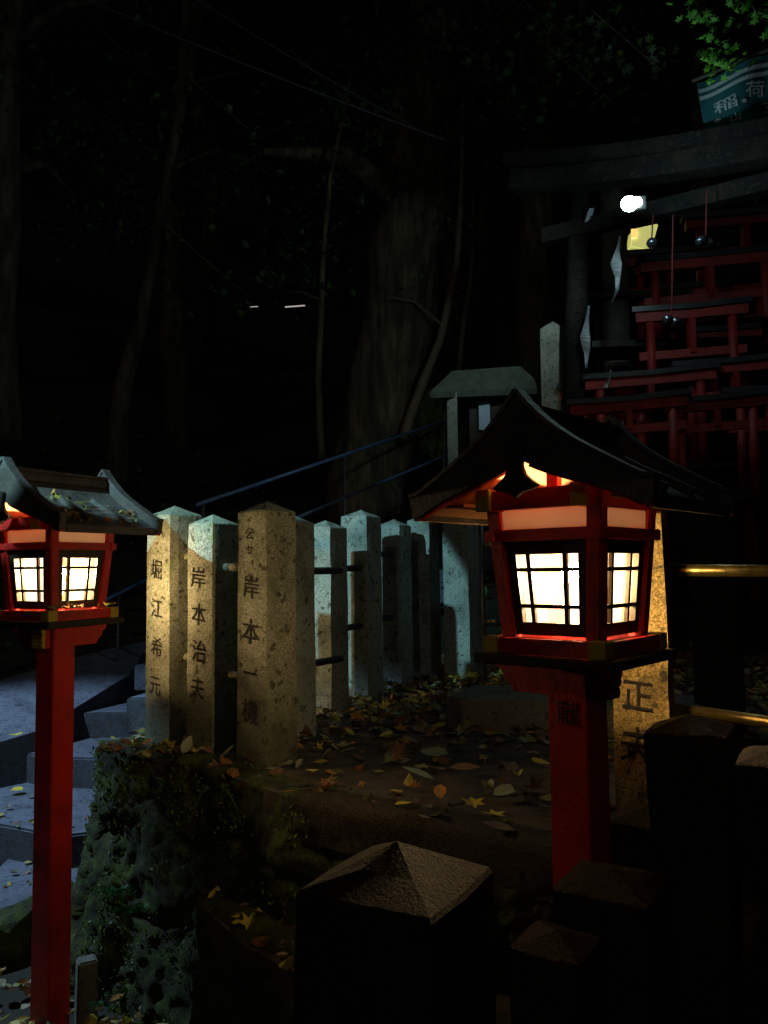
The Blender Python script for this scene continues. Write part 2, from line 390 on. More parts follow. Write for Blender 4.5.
    for sx in (-1, 1):
        mb = MB(); n = len(xs); b = 0
        for (yy) in (-RY+.012, RY-.012):
            for x in xs: mb.v.append(Vector((sx*x, yy, rz_(x)-.018)))
            for x in xs: mb.v.append(Vector((sx*x, yy, rz_(x)-.036)))
        for i in range(n-1):
            mb.face([i, i+1, 2*n+i+1, 2*n+i], 0); mb.face([n+i, n+i+1, 3*n+i+1, 3*n+i], 1)
            mb.face([i, i+1, n+i+1, n+i], 0); mb.face([2*n+i, 2*n+i+1, 3*n+i+1, 3*n+i], 0)
        mb.face([n-1, 2*n-1, 4*n-1, 3*n-1], 0)
        rf = mb.build('roof_slope', [M['board'], M['soffit']], root)
        for yy in (-.075, .075):
            q = MB(); pts = [(sx*x, yy, rz_(x)-.012) for x in xs[3:9]]
            for i in range(len(pts)-1): q.bar(pts[i], pts[i+1], .018, .022)
            q.build('batten', M['board'], rf)
        q = MB(); q.box((sx*(RX-.008), 0, rz_(RX)-.022), (.022, 2*RY-.03, .026)); q.build('eave_board', M['board'], rf, bevel=.002)
        q = MB(); q.box((sx*.205, 0, .334), (.05, 2*RY-.08, .008)); q.build('soffit_plank', M['soffit'], rf)
    rd = MB(); rd.box((0, 0, .510), (.05, 2*RY-.02, .03)); rd.box((0, 0, .530), (.07, 2*RY-.02, .012)); rd.build('ridge_beam', M['board'], root, bevel=.003)
    # barge boards (thick, curved) both ends
    for sy in (-1, 1):
        mb = MB(); top = []; bot = []
        for sx in (-1, 1):
            P = []
            for i in range(13):
                x = i/12*(RX+.012); t = i/12
                P.append((sx*x, rz_(x)+.028*(1-t)**1.5+.006+(.012*(t-.8)/.2 if t > .8 else 0)))
            Q = []
            for i in range(13):
                x = i/12*(RX+.004); t = i/12
                Q.append((sx*x, rz_(x)-.030-.022*(1-t)**.3-.058*(1-t)**3))
            top.append(P); bot.append(Q)
        th = .024; yb = sy*(RY+.002)
        for s in (0, 1):
            n = 13; b = len(mb.v)
            for yy in (yb-th/2, yb+th/2):
                for (x, z) in top[s]: mb.v.append(Vector((x, yy, z)))
                for (x, z) in bot[s]: mb.v.append(Vector((x, yy, z)))
            for i in range(n-1):
                mb.face([b+i, b+i+1, b+n+i+1, b+n+i]); mb.face([b+2*n+i, b+2*n+i+1, b+3*n+i+1, b+3*n+i])
                mb.face([b+i, b+i+1, b+2*n+i+1, b+2*n+i]); mb.face([b+n+i, b+n+i+1, b+3*n+i+1, b+3*n+i])
            mb.face([b+n-1, b+2*n-1, b+4*n-1, b+3*n-1])
        bo = mb.build('barge_board', M['board'], root)
        # thin cap strip on the top edge of the board
        cb = MB()
        for s in (0, 1):
            for i in range(12):
                (xa, za), (xb, zb_) = top[s][i], top[s][i+1]
                cb.bar((xa, yb, za+.004), (xb, yb, zb_+.004), .034, .009)
        cb.build('cap_strip', M['board'], bo)
        ub = MB()
        for s in (0, 1):
            for i in range(1, 12):
                (xa, za), (xb, zb_) = bot[s][i], bot[s][i+1]
                ub.bar((xa, yb+sy*-.002, za-.002), (xb, yb+sy*-.002, zb_-.002), .016, .008)
        ub.build('red_edge_strip', M['red'], bo)
        # hanging gable ornament
        O = []
        pts = [(0, .450), (.022, .444), (.019, .424), (.017, .402), (.024, .384), (.040, .370), (.056, .360), (.044, .352), (.028, .350), (.010, .344), (0, .334)]
        O = pts + [(-x, z) for (x, z) in pts[-2:0:-1]]
        gb = MB(); gb.prism(O, lambda x, z, t: (x, yb+(t-.01)+sy*.0165, z), .016); gb.build('gable_ornament', M['blackwood'], bo, bevel=.002)
    # bulb light
    ld = bpy.data.lights.new('bulb_light', 'POINT'); ld.energy = power; ld.color = (1, .73, .37); ld.shadow_soft_size = .03
    lo = bpy.data.objects.new('bulb_light', ld); C.objects.link(lo); lo.parent = root; lo.location = (0, 0, .17)
    lo.visible_camera = True
    return root, rz_

# ------------------------------------------------------------------ leaves
def leaf_shape(mb, p, s, yaw, tilt, roll, m=0, kind=0, curl=.25):
    Rm = Matrix.Rotation(yaw, 3, 'Z') @ Matrix.Rotation(tilt, 3, 'X') @ Matrix.Rotation(roll, 3, 'Y')
    if kind == 0: O = [(0,-.5),(.22,-.25),(.26,.05),(.12,.35),(0,.5),(-.12,.35),(-.26,.05),(-.22,-.25)]
    elif kind == 1: O = [(0,-.5),(.14,-.2),(.48,-.22),(.28,.05),(.42,.35),(.12,.22),(0,.55),(-.12,.22),(-.42,.35),(-.28,.05),(-.48,-.22),(-.14,-.2)]
    else: O = [(0,-.45),(.3,-.3),(.42,.0),(.3,.32),(.06,.36),(0,.28),(-.06,.36),(-.3,.32),(-.42,0),(-.3,-.3)]
    b = len(mb.v); n = len(O)
    mb.v.append(p+Rm @ Vector((0, 0, 0)))
    for (x, y) in O: mb.v.append(p+Rm @ Vector((x*s, y*s, curl*s*(abs(x)*1.2+y*y*.6))))
    for i in range(n): mb.face([b, b+1+i, b+1+(i+1) % n], m)

# ================================================================== THE SETTING
def hillz(x, y):
    z = .38*max(0, y-4.8)
    if y > 4: z -= .35*max(0, min(1, (x+3.4)*2))*max(0, min(1, (-.2-x)*2))*max(0, min(1, (9-y)))*min(1, (y-4)*2)
    z += max(0, -2.9-x)*.42*min(1, max(0, (y-1)/3))
    z = z*min(1, .9+.1) 
    if y > 30: z -= (y-30)*.25
    w = min(1, max(0, y-4.6))+min(1, max(0, -3-x))
    z += noise.noise(Vector((x*.35, y*.35, 0)))*.35*min(1, w)+noise.noise(Vector((x*1.6, y*1.6, 3)))*.10*min(1, w)
    return z-.03
def axis(lo, hi, fine_lo, fine_hi, f, c):
    a = [lo]
    while a[-1] < hi: a.append(a[-1]+(f if fine_lo <= a[-1] < fine_hi else c))
    return a
X = axis(-60, 60, -6, 6, .25, 3); Y = axis(-30, 90, 0, 14, .25, 3)
g = MB()
for y in Y:
    for x in X: g.v.append(Vector((x, y, hillz(x, y))))
nx = len(X)
for j in range(len(Y)-1):
    for i in range(nx-1): g.face([j*nx+i, j*nx+i+1, (j+1)*nx+i+1, (j+1)*nx+i])
tag(g.build('ground', M['hill'], smooth=True), kind='structure')

TZ = EYE-.73      # terrace level
# terrace top outline
edge = [(-1.20, 3.38), (-.95, 3.22), (-.67, 3.02), (-.31, 2.62), (.05, 2.38), (.42, 2.12), (.9, 1.8), (1.6, 1.3), (3, .5)]
tb = MB()
top = edge+[(7, .5), (7, 6.4), (.6, 6.5), (-.2, 5.6), (-.75, 4.4)]
n = len(top)
tb.prism([(x*1, y) for x, y in top], lambda x, y, t: (x, y, TZ-.9+t), .9)
tag(tb.build('terrace_ground', M['soil']), kind='structure')
# finer, uneven skin on the terrace
def inside(x, y, poly):
    c = False; j = len(poly)-1
    for i in range(len(poly)):
        if (poly[i][1] > y) != (poly[j][1] > y) and x < (poly[j][0]-poly[i][0])*(y-poly[i][1])/(poly[j][1]-poly[i][1])+poly[i][0]: c = not c
        j = i
    return c
def tz(x, y): return TZ+.012+.012*noise.noise(Vector((x*3, y*3, 0)))+.006*noise.noise(Vector((x*11, y*11, 0)))+max(0, (y-3.6))*.02

# rough facing of the retaining wall, built as displaced courses
def rough_wall(name, line, z0, z1, batter, mt, amp, label, nsub=22, nz_=22, seed=0, th=.14, cat='stone wall'):
    mb = MB(); P = []
    for i in range(len(line)-1):
        a = Vector((*line[i], 0)); b = Vector((*line[i+1], 0)); k = max(2, int((b-a).length*nsub))
        for j in range(k): P.append(a.lerp(b, j/k))
    P.append(Vector((*line[-1], 0))); m = len(P)
    nr = []
    for i in range(m):
        t = (P[min(i+1, m-1)]-P[max(0, i-1)]).normalized(); nr.append(Vector((t.y, -t.x, 0)))
    rows = []
    for r in range(nz_+4):
        if r <= nz_: f = r/nz_; z = z0+(z1-z0)*f; inn = 0
        else: z = z1+.012; f = 1; inn = th*(r-nz_)/3
        for i in range(m):
            o = nr[i]*(batter*(1-f)-inn)
            q = P[i]+o+Vector((0, 0, z))
            v = noise.noise(q*5+Vector((seed, 0, 0)))*amp+(.5-abs(noise.noise(q*9+Vector((seed, 3, 0)))))*amp*.9-amp*.4+noise.noise(q*28+Vector((seed, 3, 0)))*amp*.35
            c = abs(noise.noise(q*3.1+Vector((9, seed, 2))));
            if c < .06: v -= amp*.8*(1-c/.06)
            mb.v.append(q+nr[i]*v+Vector((0, 0, (v*.5 if r >= nz_ else 0))))
    for r in range(nz_+3):
        for i in range(m-1): mb.face([r*m+i, r*m+i+1, (r+1)*m+i+1, (r+1)*m+i])
    return tag(mb.build(name, mt, smooth=True), label, cat)
back = [(-.80, 4.9), (-1.0, 4.2), (-1.19, 3.46)]
rough_wall('retaining_wall', back+[(-1.19, 3.36), (-.95, 3.20), (-.67, 3.0), (-.31, 2.60), (.05, 2.36), (.42, 2.10), (.9, 1.78), (1.6, 1.28)], -.1, TZ, .16, M['mosswall'], .042,
           'mossy green retaining wall under the engraved stone posts', nsub=60, nz_=54)
rw = bpy.data.objects['retaining_wall'].data; rnd = random.Random(3); ms = MB(); vv = [v for v in rw.vertices if v.co.x < .2]
for i in range(16000):
    v = rnd.choice(vv)
    if noise.noise(v.co*6) < -.02: continue
    nrm = v.normal; p_ = v.co+Vector((rnd.gauss(0, .012), rnd.gauss(0, .012), rnd.gauss(0, .012)))+nrm*rnd.uniform(-.002, .010)*(1 if nrm.y < 0 else -1)
    leaf_shape(ms, p_, rnd.uniform(.008, .020), rnd.uniform(0, 6.28), rnd.uniform(0, 3.1), rnd.uniform(0, 3.1), kind=0)
tag(ms.build('moss', M['moss']), kind='stuff')
# lower ledge in front
LZ = EYE-1.1
led = [(-.66, 2.95), (-.62, 2.72), (-.42, 2.42), (-.1, 2.12), (.3, 1.86), (.9, 1.4), (1.6, .9)]
lb = MB(); poly = led+[(1.9, 1.6), (.5, 2.2), (-.2, 2.7), (-.55, 3.05)]
lb.prism(poly, lambda x, y, t: (x, y, LZ-.7+t), .7); tag(lb.build('ledge_ground', M['soil']), kind='structure')
rough_wall('ledge_kerb', led, -.1, LZ, .05, M['mosswall'], .03, 'dark uneven stone kerb of the lower leaf strewn ledge', nsub=20, nz_=14, seed=5, cat='kerb')
rough_wall('terrace_kerb', [(-.30, 2.585), (.05, 2.345), (.42, 2.085), (.9, 1.765)], TZ-.12, TZ+.012, .01, M['stone_dark'], .012, 'low dark stone edging along the front of the leafy terrace', nsub=26, nz_=5, seed=9, th=.10, cat='kerb')

# stone steps on the left
up = Vector((.26, .965, 0))
def step(name, pix, z, h=.24, run=1.3, dirn=up):
    Fp = [onz(px, py, z) for px, py in pix]; mb = MB(); pts = []
    # refine
    L = []
    for i in range(len(Fp)-1):
        for j in range(6): L.append(Fp[i].lerp(Fp[i+1], j/6))
    L.append(Fp[-1])
    for i, q in enumerate(L): L[i] = q+Vector((0, noise.noise(q*4)*.02, noise.noise(q*7)*.004))
    poly = L+[q+dirn*run for q in reversed(L)]
    n = len(poly); 
    for zz in (0, -h):
        for q in poly: mb.v.append(q+Vector((0, 0, zz)))
    mb.face(list(range(n))); mb.face([n+i for i in range(n)][::-1])
    for i in range(n): j = (i+1) % n; mb.face([i, j, n+j, n+i], 1)
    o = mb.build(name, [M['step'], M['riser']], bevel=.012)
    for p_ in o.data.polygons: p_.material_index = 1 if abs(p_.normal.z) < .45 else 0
    return tag(o, kind='structure')
step('path_landing', [(-150, 1010), (-30, 946), (38, 908), (110, 866)], .012, h=.1, run=5.5, dirn=Vector((-.1, 1, 0)))
step('path_step', [(-130, 800), (-60, 815), (0, 825), (37, 832), (70, 834), (105, 830)], .19, run=1.6)
step('path_step', [(-120, 728), (-60, 738), (0, 749), (45, 756), (95, 759), (160, 760)], .385)
step('path_step', [(58, 716), (80, 713), (120, 712), (160, 711), (230, 711)], .57)
step('path_step', [(126, 698), (150, 697), (200, 696), (270, 696)], .75)
for i in range(7):
    a = Vector((-1.25+.30*i, 6.25+.42*i, 0)); mb = MB()
    mb.prism([(a.x-.7, a.y), (a.x+.9, a.y-.1), (a.x+1.3, a.y+1.1), (a.x-.3, a.y+1.2)], lambda x, y, t: (x, y, .70+.175*(i+1)+t-.2+.0), .2)
    tag(mb.build('path_step', M['step'], bevel=.012), kind='structure')
# sloping paved bank left of the steps
mb = MB(); 
def onplane(px, py, k0, kx, ky):
    r_ = ray(px, py); return Vector((0, 0, EYE))+r_*((EYE-k0)/((kx*r_.x+ky*r_.y)-r_.z))
q = [onplane(a_, b_, -1.66, -.15, .33) for a_, b_ in ((-80, 760), (0, 742), (40, 730), (75, 708), (130, 674), (152, 640), (95, 652), (0, 680), (-80, 700))]
N_ = len(q)
for z in (0, -.55):
    for p_ in q: mb.v.append(p_+Vector((0, 0, z)))
mb.face(list(range(N_))); mb.face([N_+i for i in range(N_)][::-1])
for i in range(N_): j = (i+1) % N_; mb.face([i, j, N_+j, N_+i])
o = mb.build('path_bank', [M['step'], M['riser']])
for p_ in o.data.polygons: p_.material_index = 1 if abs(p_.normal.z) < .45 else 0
tag(o, kind='structure')

# rocks along the path edge
def rock(p, s, seed, mt, label, name='rock', flat=.7, group=None):
    bm = bmesh.new(); bmesh.ops.create_icosphere(bm, subdivisions=3, radius=1)
    for v in bm.verts:
        d = 1+.35*noise.noise(v.co*1.3+Vector((seed*5, 0, 0)))+.12*noise.noise(v.co*4+Vector((seed, 2, 0)))
        v.co = Vector((v.co.x*s[0], v.co.y*s[1], v.co.z*s[2]))*d
    me = bpy.data.meshes.new(name); bm.to_mesh(me); bm.free(); me.materials.append(mt)
    o = bpy.data.objects.new(name, me); C.objects.link(o); o.location = p; o.rotation_euler = (0, 0, seed)
    return tag(o, label, 'rock', group)
GR = 'edging rocks by the left lantern post'
rock(onz(12, 935, .03), (.32, .13, .12), 1.0, M['mosswall'], 'long dark mossy edging rock at the left frame edge below the steps', group=GR)
rock(onz(70, 915, .03), (.14, .10, .13), 2.2, M['mosswall'], 'small dark edging rock just right of the left lantern post', group=GR)
rock(onz(40, 925, .0), (.15, .09, .11), 3.1, M['mosswall'], 'dark edging rock behind the foot of the left lantern post', group=GR)
mb = MB(); mb.box((0, 0, .06), (.075, .07, .24), taper=.9); o = mb.build('marker_stone', M['graystone'], bevel=.006, loc=onz(86, 1010, .02)); o.rotation_euler = (0, 0, .5); tag(o, 'small grey boundary stone beside the red lantern post foot', 'marker stone')

# granite slab step behind the right lantern
def slab(name, a, b, depth, z0, z1, label, mt):
    a = Vector(a); b = Vector(b); t = (b-a).normalized(); nn = Vector((-t.y, t.x, 0)); mb = MB(); N2 = 14
    mb.prism([(0, 0), ((b-a).length, 0), ((b-a).length, depth), (0, depth)], lambda x, y, t_: tuple(a+t*x+nn*y+Vector((0, 0, z0+t_*(z1-z0)))), 1)
    return tag(mb.build(name, mt, bevel=.008), label, 'stone slab')
a = onz(446, 697, TZ+.14); b = onz(700, 712, TZ+.14)
slab('granite_slab', (a.x, a.y, 0), (b.x, b.y, 0), .42, TZ-.05, TZ+.14, 'long low granite slab step behind the front lantern post', M['graystone'])

# ================================================================== FENCE POSTS
GP = 'engraved granite posts of the shrine fence'
def base_at(px, d, z=TZ): q = at(px, 600, d); return Vector((q.x, q.y, z))
RZ1 = R(-42)
# front row
def tcol(chars, zt, dz, s, x=0): return [(c, x+.004*((i*7) % 3-1), zt-i*dz, s) for i, c in enumerate(chars)]
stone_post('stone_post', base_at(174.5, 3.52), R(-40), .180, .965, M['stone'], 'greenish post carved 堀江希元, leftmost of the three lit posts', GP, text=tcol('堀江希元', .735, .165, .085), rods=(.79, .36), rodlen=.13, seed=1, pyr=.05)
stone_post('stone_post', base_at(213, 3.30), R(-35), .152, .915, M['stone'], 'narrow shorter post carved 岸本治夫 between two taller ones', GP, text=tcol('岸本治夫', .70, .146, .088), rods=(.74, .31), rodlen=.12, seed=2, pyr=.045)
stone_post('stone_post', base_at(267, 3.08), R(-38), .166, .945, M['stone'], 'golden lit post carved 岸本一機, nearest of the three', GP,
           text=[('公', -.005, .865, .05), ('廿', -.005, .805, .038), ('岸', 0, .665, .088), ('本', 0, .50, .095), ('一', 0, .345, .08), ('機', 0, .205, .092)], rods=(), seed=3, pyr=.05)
stone_post('stone_post', base_at(291, 3.55), R(-32), .16, .93, M['stone_teal'], 'unlit post half hidden right behind the nearest golden post', GP, rods=(.72, .3), rodlen=.3, rody=True, seed=4)
back = [(326, 4.05, .17, .93, 'teal lit post first in the back row beside the golden post', -29),
        (362, 4.45, .175, .99, 'taller teal lit post second in the back row', -29),
        (395, 4.85, .165, .94, 'third post of the back row, only its top lit teal', -28),
        (424, 5.1, .165, .96, 'fourth post of the back row, just before the tall pillar', -28)]
for i, (px, d, w, h, lb_, rz) in enumerate(back):
    stone_post('stone_post', base_at(px, d, TZ+.02*i), R(rz), w, h, M['stone_teal'], lb_, GP, rods=(h-.2, .42), rodlen=.25, rody=True, seed=5+i, pyr=.045)
stone_post('stone_pillar', base_at(462, 5.0, TZ+.04), R(-30), .18, 1.30, M['stone_teal'], 'tall teal lit square pillar ending the back row of posts', None, seed=12, cat='stone pillar', pyr=.01)
q = at(553, 330, 6.2); stone_post('stone_pillar', (q.x, q.y, 1.2), R(-36), .165, q.z-1.2, M['stone_teal'], 'square pillar with pointed top left of the stone torii column', None, seed=13, cat='stone pillar', pyr=.07)
q = at(606, 520, 2.5)
stone_post('stone_post', (base_at(641, 2.28).x, 2.28, TZ-.02), R(-25), .155, 1.02, M['stone_gold'], 'orange lit rough post carved 正夫 right behind the front lantern', GP,
           text=[('正', -.008, .395, .088), ('夫', -.012, .262, .098)], seed=14, rough=.006)
# dim post beyond the rail
stone_post('stone_post', (base_at(716, 3.5).x, 3.5, TZ), R(-30), .19, .95, M['stone_dark'], 'dim post standing behind the two yellow rails', GP, seed=15)

# foreground posts
GF = 'dark foreground fence posts'
def fpost(px, py, d, w, rz, label, seed, pyr=.05, lean=(0, 0)):
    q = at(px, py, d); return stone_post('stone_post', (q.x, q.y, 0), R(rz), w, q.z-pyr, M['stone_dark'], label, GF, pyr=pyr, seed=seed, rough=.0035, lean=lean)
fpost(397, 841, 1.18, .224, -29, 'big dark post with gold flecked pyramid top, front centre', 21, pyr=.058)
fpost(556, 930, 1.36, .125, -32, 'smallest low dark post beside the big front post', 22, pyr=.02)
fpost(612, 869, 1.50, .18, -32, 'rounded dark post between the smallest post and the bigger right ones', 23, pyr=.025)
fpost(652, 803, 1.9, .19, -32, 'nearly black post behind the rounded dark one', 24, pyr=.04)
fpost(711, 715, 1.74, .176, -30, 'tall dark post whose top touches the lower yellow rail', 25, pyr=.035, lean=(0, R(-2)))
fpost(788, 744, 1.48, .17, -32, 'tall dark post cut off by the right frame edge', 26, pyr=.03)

# ================================================================== RAILS
def rail(name, pts, r, mt, label, cat='rail', group=None, n=10):
    mb = MB(); mb.tube(pts, r, n); return tag(mb.build(name, mt, smooth=True), label, cat, group)
rail('guard_rail', [at(668, 570, 2.32), at(768, 571, 2.30), at(900, 573, 2.27)], .0175, M['brass'], 'upper glossy yellow rail running right from the orange post')
rail('guard_rail', [at(672, 708, 2.34), at(768, 722, 2.16), at(900, 742, 1.95)], .0165, M['brass'], 'lower glossy yellow rail just above the tall dark posts')
def handrail(name, a, b, label, posts, r=.017):
    root = empty(name, a, 0, label, 'handrail'); mb = MB(); A = Vector(a)
    mb.tube([Vector((0,0,0)), Vector(b)-A], r, 8); mb.build('rail_pipe', M['pipe'], root, smooth=True)
    for t in posts:
        p_ = A.lerp(Vector(b), t)-A; zg = hillz(p_.x+A.x, p_.y+A.y)-A.z
        mb = MB(); mb.tube([p_, (p_.x, p_.y, zg-.1)], r*.85, 8); mb.build('leg', M['greypipe'], root, smooth=True)
    return root
handrail('stair_handrail', at(196, 505, 6.4), at(447, 420, 9.2), 'upper long blue pipe handrail climbing behind the fence', (.02, .5, .98))
handrail('stair_handrail', at(296, 518, 6.3), at(447, 455, 8.3), 'lower blue pipe handrail below the long one', (.97,), r=.013)
handrail('side_handrail', at(60, 622, 6.2), at(150, 578, 6.9), 'thin grey handrail above the steps behind the left lantern', (.62,), r=.014)

# ================================================================== LANTERNS
GL = 'red shrine lanterns'
RL, rzf = lantern('shrine_lantern', (.436, 1.85, EYE-.193), R(-41.5), 'nearest red lantern with glowing window and dark curved roof', GL,
              beams=[('x', -.205, .085, False, True), ('y', -.0485, .205, False, False)], text=[('献', .002, -.135, .055)], seed=1)
LL, _ = lantern('shrine_lantern', (-1.205, 2.95, EYE-.170), R(-28.5), 'smaller looking red lantern at left with leaves on its lit grey roof', GL,
              beams=[('y', -.075, .215, True, False), ('x', -.205, .0485, False, False)], seed=2, postw=.095, power=42)

# ================================================================== LIGHTS
def street_lamp(loc, target, power, size, blend, label, lcol=(.40, .80, .92)):
    root = empty('street_lamp', (loc[0], loc[1], 0), 0, label, 'street lamp', 'street lamps beside the path')
    h = loc[2]; mb = MB(); mb.tube([(-.05, -.06, -.3), (-.05, -.06, h+.05)], .04, 10); mb.build('pole', M['greypipe'], root, smooth=True)
    mb = MB(); mb.tube([(-.05, -.06, h+.1), (0, 0, h+.1)], .05, 10); mb.build('arm', M['iron'], root)
    mb = MB(); mb.tube([(0, 0, h+.16), (0, 0, h+.09), (0, 0, h+.06)], [.04, .12, .14], 14, cap=True); mb.build('hood', M['iron'], root)
    ld = bpy.data.lights.new('lamp_light', 'SPOT'); ld.energy = power; ld.color = lcol; ld.shadow_soft_size = .03; ld.spot_size = R(size); ld.spot_blend = blend
    lo = bpy.data.objects.new('lamp_light', ld); C.objects.link(lo); lo.parent = root; lo.location = (0, 0, h)
    d = Vector(target)-Vector(loc); lo.rotation_euler = d.to_track_quat('-Z', 'Y').to_euler()
def aim(loc, az, el): return (loc[0]+math.cos(R(az))*math.cos(R(el)), loc[1]+math.sin(R(az))*math.cos(R(el)), loc[2]+math.sin(R(el)))
L1 = (-2.1, 1.4, 3.2)
street_lamp(L1, aim(L1, 68, -28), 450, 31, .10, 'hooded cool lamp on a pole nearest the left lantern roof')
street_lamp((-3.6, 4.1, 2.9), (-2.0, 4.6, -.1), 430, 70, .35, 'hooded cool lamp on a pole at the left edge of the stone steps', (.50, .76, 1))

sun = bpy.data.lights.new('fill_sun', 'SUN'); sun.energy = .05; sun.angle = R(3); sun.color = (1, .9, .75)  # faint warm fill from behind the camera, added to lift unlit fronts
so = bpy.data.objects.new('fill_sun', sun); C.objects.link(so); so.rotation_euler = Vector((.28, .85, -.5)).to_track_quat('-Z', 'Y').to_euler()
w = bpy.data.worlds.new('World'); sc.world = w; w.use_nodes = True; nt = w.node_tree
sky = nt.nodes.new('ShaderNodeTexSky'); sky.sky_type = 'NISHITA'; sky.sun_disc = False; sky.sun_elevation = R(3); sky.sun_rotation = R(140)
bg = nt.nodes['Background']; nt.links.new(sky.outputs[0], bg.inputs[0]); bg.inputs[1].default_value = .00025

# ================================================================== STONE TORII, FLOODLIGHT
q0 = at(578, 215, 6.0)
tr = empty('stone_torii', (q0.x, q0.y, 1.0), 0, 'tall grey stone torii gate with inscribed round columns', 'torii gate')
o0 = Vector((q0.x, q0.y, 1.0))
def col(name, ptop, pbot, r, parent, mt):
    mb = MB(); mb.tube([pbot-o0, (pbot*.5+ptop*.5)-o0, ptop-o0], [r*1.12, r*1.05, r*.92], 18); return mb.build(name, mt, parent, smooth=True)
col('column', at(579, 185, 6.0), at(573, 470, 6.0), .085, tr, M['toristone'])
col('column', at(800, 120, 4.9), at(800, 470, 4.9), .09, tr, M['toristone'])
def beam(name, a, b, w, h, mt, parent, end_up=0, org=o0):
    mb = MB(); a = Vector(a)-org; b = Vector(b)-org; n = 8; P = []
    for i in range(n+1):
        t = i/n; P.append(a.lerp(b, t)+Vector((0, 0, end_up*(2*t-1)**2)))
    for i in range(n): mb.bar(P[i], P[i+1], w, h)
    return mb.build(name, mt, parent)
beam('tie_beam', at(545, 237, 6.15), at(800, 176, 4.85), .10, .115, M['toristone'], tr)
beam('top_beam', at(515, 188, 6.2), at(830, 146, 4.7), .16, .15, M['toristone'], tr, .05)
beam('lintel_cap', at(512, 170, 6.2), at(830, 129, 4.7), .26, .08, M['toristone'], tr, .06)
ib = MB()
cdir = (at(579, 185, 6)-at(573, 470, 6)).normalized()
ctr = lambda z: at(573, 470, 6)+cdir*z-o0
fr = lambda x, y, t: tuple(ctr(y)+Vector((x, -.093-t+.5*x*x/.09, 0)))
letters(ib, [(c, 0, 1.68-i*.125, .085) for i, c in enumerate('奉納大正十二年一月')], fr); ib.build('inscription', M['ink'], tr)
q = at(612, 240, 6.9); mb = MB(); mb.tube([Vector((0,0,0)), Vector((.02, 0, 4))], [.13, .11], 12)
tag(mb.build('timber_column', M['wood'], loc=(q.x, q.y, .9), smooth=True), 'dark round timber column behind the stone torii column', 'column')

fq = at(632, 203, 5.0)
fl = empty('floodlight', fq, 0, 'bright white floodlight mounted on the torii beam', 'floodlight')
mb = MB(); mb.box((.03, .05, .015), (.14, .06, .09)); mb.build('housing', M['iron'], fl, bevel=.006)
mb = MB(); mb.tube([(-.015, .012, .0), (-.018, -.006, 0)], [.052, .045], 16); mb.tube([(.035, .012, .012), (.033, -.002, .012)], [.034, .030], 12); mb.build('lens', M['flood'], fl, smooth=True)
mb = MB(); mb.bar((.03, .06, .05), (.05, .34, .14), .02, .02); mb.build('bracket', M['iron'], fl)
ld = bpy.data.lights.new('flood_light', 'POINT'); ld.energy = 8; ld.color = (.62, .95, 1); ld.shadow_soft_size = .05
lo = bpy.data.objects.new('flood_light', ld); C.objects.link(lo); lo.parent = fl; lo.location = (-.02, -.24, -.02)
ld = bpy.data.lights.new('flood_beam', 'SPOT'); ld.energy = 32; ld.color = (.75, .95, .95); ld.shadow_soft_size = .05; ld.spot_size = R(95); ld.spot_blend = .6
lo = bpy.data.objects.new('flood_beam', ld); C.objects.link(lo); lo.parent = fl; lo.location = (-.06, -.12, 0); lo.rotation_euler = Vector((-1, 1.0, -.1)).to_track_quat('-Z', 'Y').to_euler()
# lit yellow paper lantern beyond
q = at(643, 236, 7.2)
pl = empty('paper_lantern', q, 0, 'dim yellow lit paper lantern just below the floodlight', 'lantern')
mb = MB(); mb.add([(-.12,0,-.10),(.07,0,-.14),(.15,0,.12),(-.09,0,.07),(-.12,.15,-.10),(.07,.15,-.14),(.15,.15,.12),(-.09,.15,.07)], [(0,1,2,3),(7,6,5,4),(0,4,5,1),(1,5,6,2),(2,6,7,3),(3,7,4,0)]); mb.build('shade', M['warmpanel'], pl, bevel=.01)
mb = MB(); mb.box((-.085, -.012, .02), (.05, .02, .08)); mb.build('bright_panel', M['warmglow'], pl)

# ================================================================== RED TORII RACK
GT = 'small votive red torii stacked in the shrine'
def small_torii(x0, x1, yt, yb, d, label, capx=12, both=True, tie=.30):
    """outline given by where it stands; built at real size at distance d"""
    A = at(x0, yt, d); B = at(x1, yt-(x1-x0)*.09, d-.0015*(x1-x0)); base = at(x0, yb, d)
    h = A.z-base.z; root = empty('votive_torii', base, 0, label, 'torii', GT); org = Vector(base)
    pw = .060*d/5.5; e = (B-A).normalized(); ext = capx*d/F
    for p_ in (A, B):
        mb = MB(); mb.tube([Vector((p_.x, p_.y, base.z))-org, p_-org], [pw*.62, pw*.52], 10); mb.build('column', M['red_old'], root, smooth=True)
    mb = MB(); mb.bar(A-e*ext*1.2-org, B+e*ext*1.2-org, pw*1.2, pw*1.1); mb.build('top_beam', M['red_old'], root)
    mb = MB(); P0 = A-e*ext*1.5+Vector((0,0,pw*.95))-org; P1 = B+e*ext*1.5+Vector((0,0,pw*.95))-org; md = (P0+P1)/2+Vector((0,0,-.012))
    mb.bar(P0, md, pw*1.9, pw*.6); mb.bar(md, P1, pw*1.9, pw*.6); mb.build('cap', M['tiledark'], root)
    z = Vector((0, 0, -h*tie)); mb = MB(); mb.bar(A+z-e*ext-org, B+z+e*ext-org, pw*.7, pw*.95); mb.build('tie_beam', M['red_old'], root)
    m2 = (A+B)/2; mb = MB(); mb.bar(m2-org, m2+z-org, pw*.7, pw*1.1); mb.build('centre_strut', M['red_old'], root)
    return root
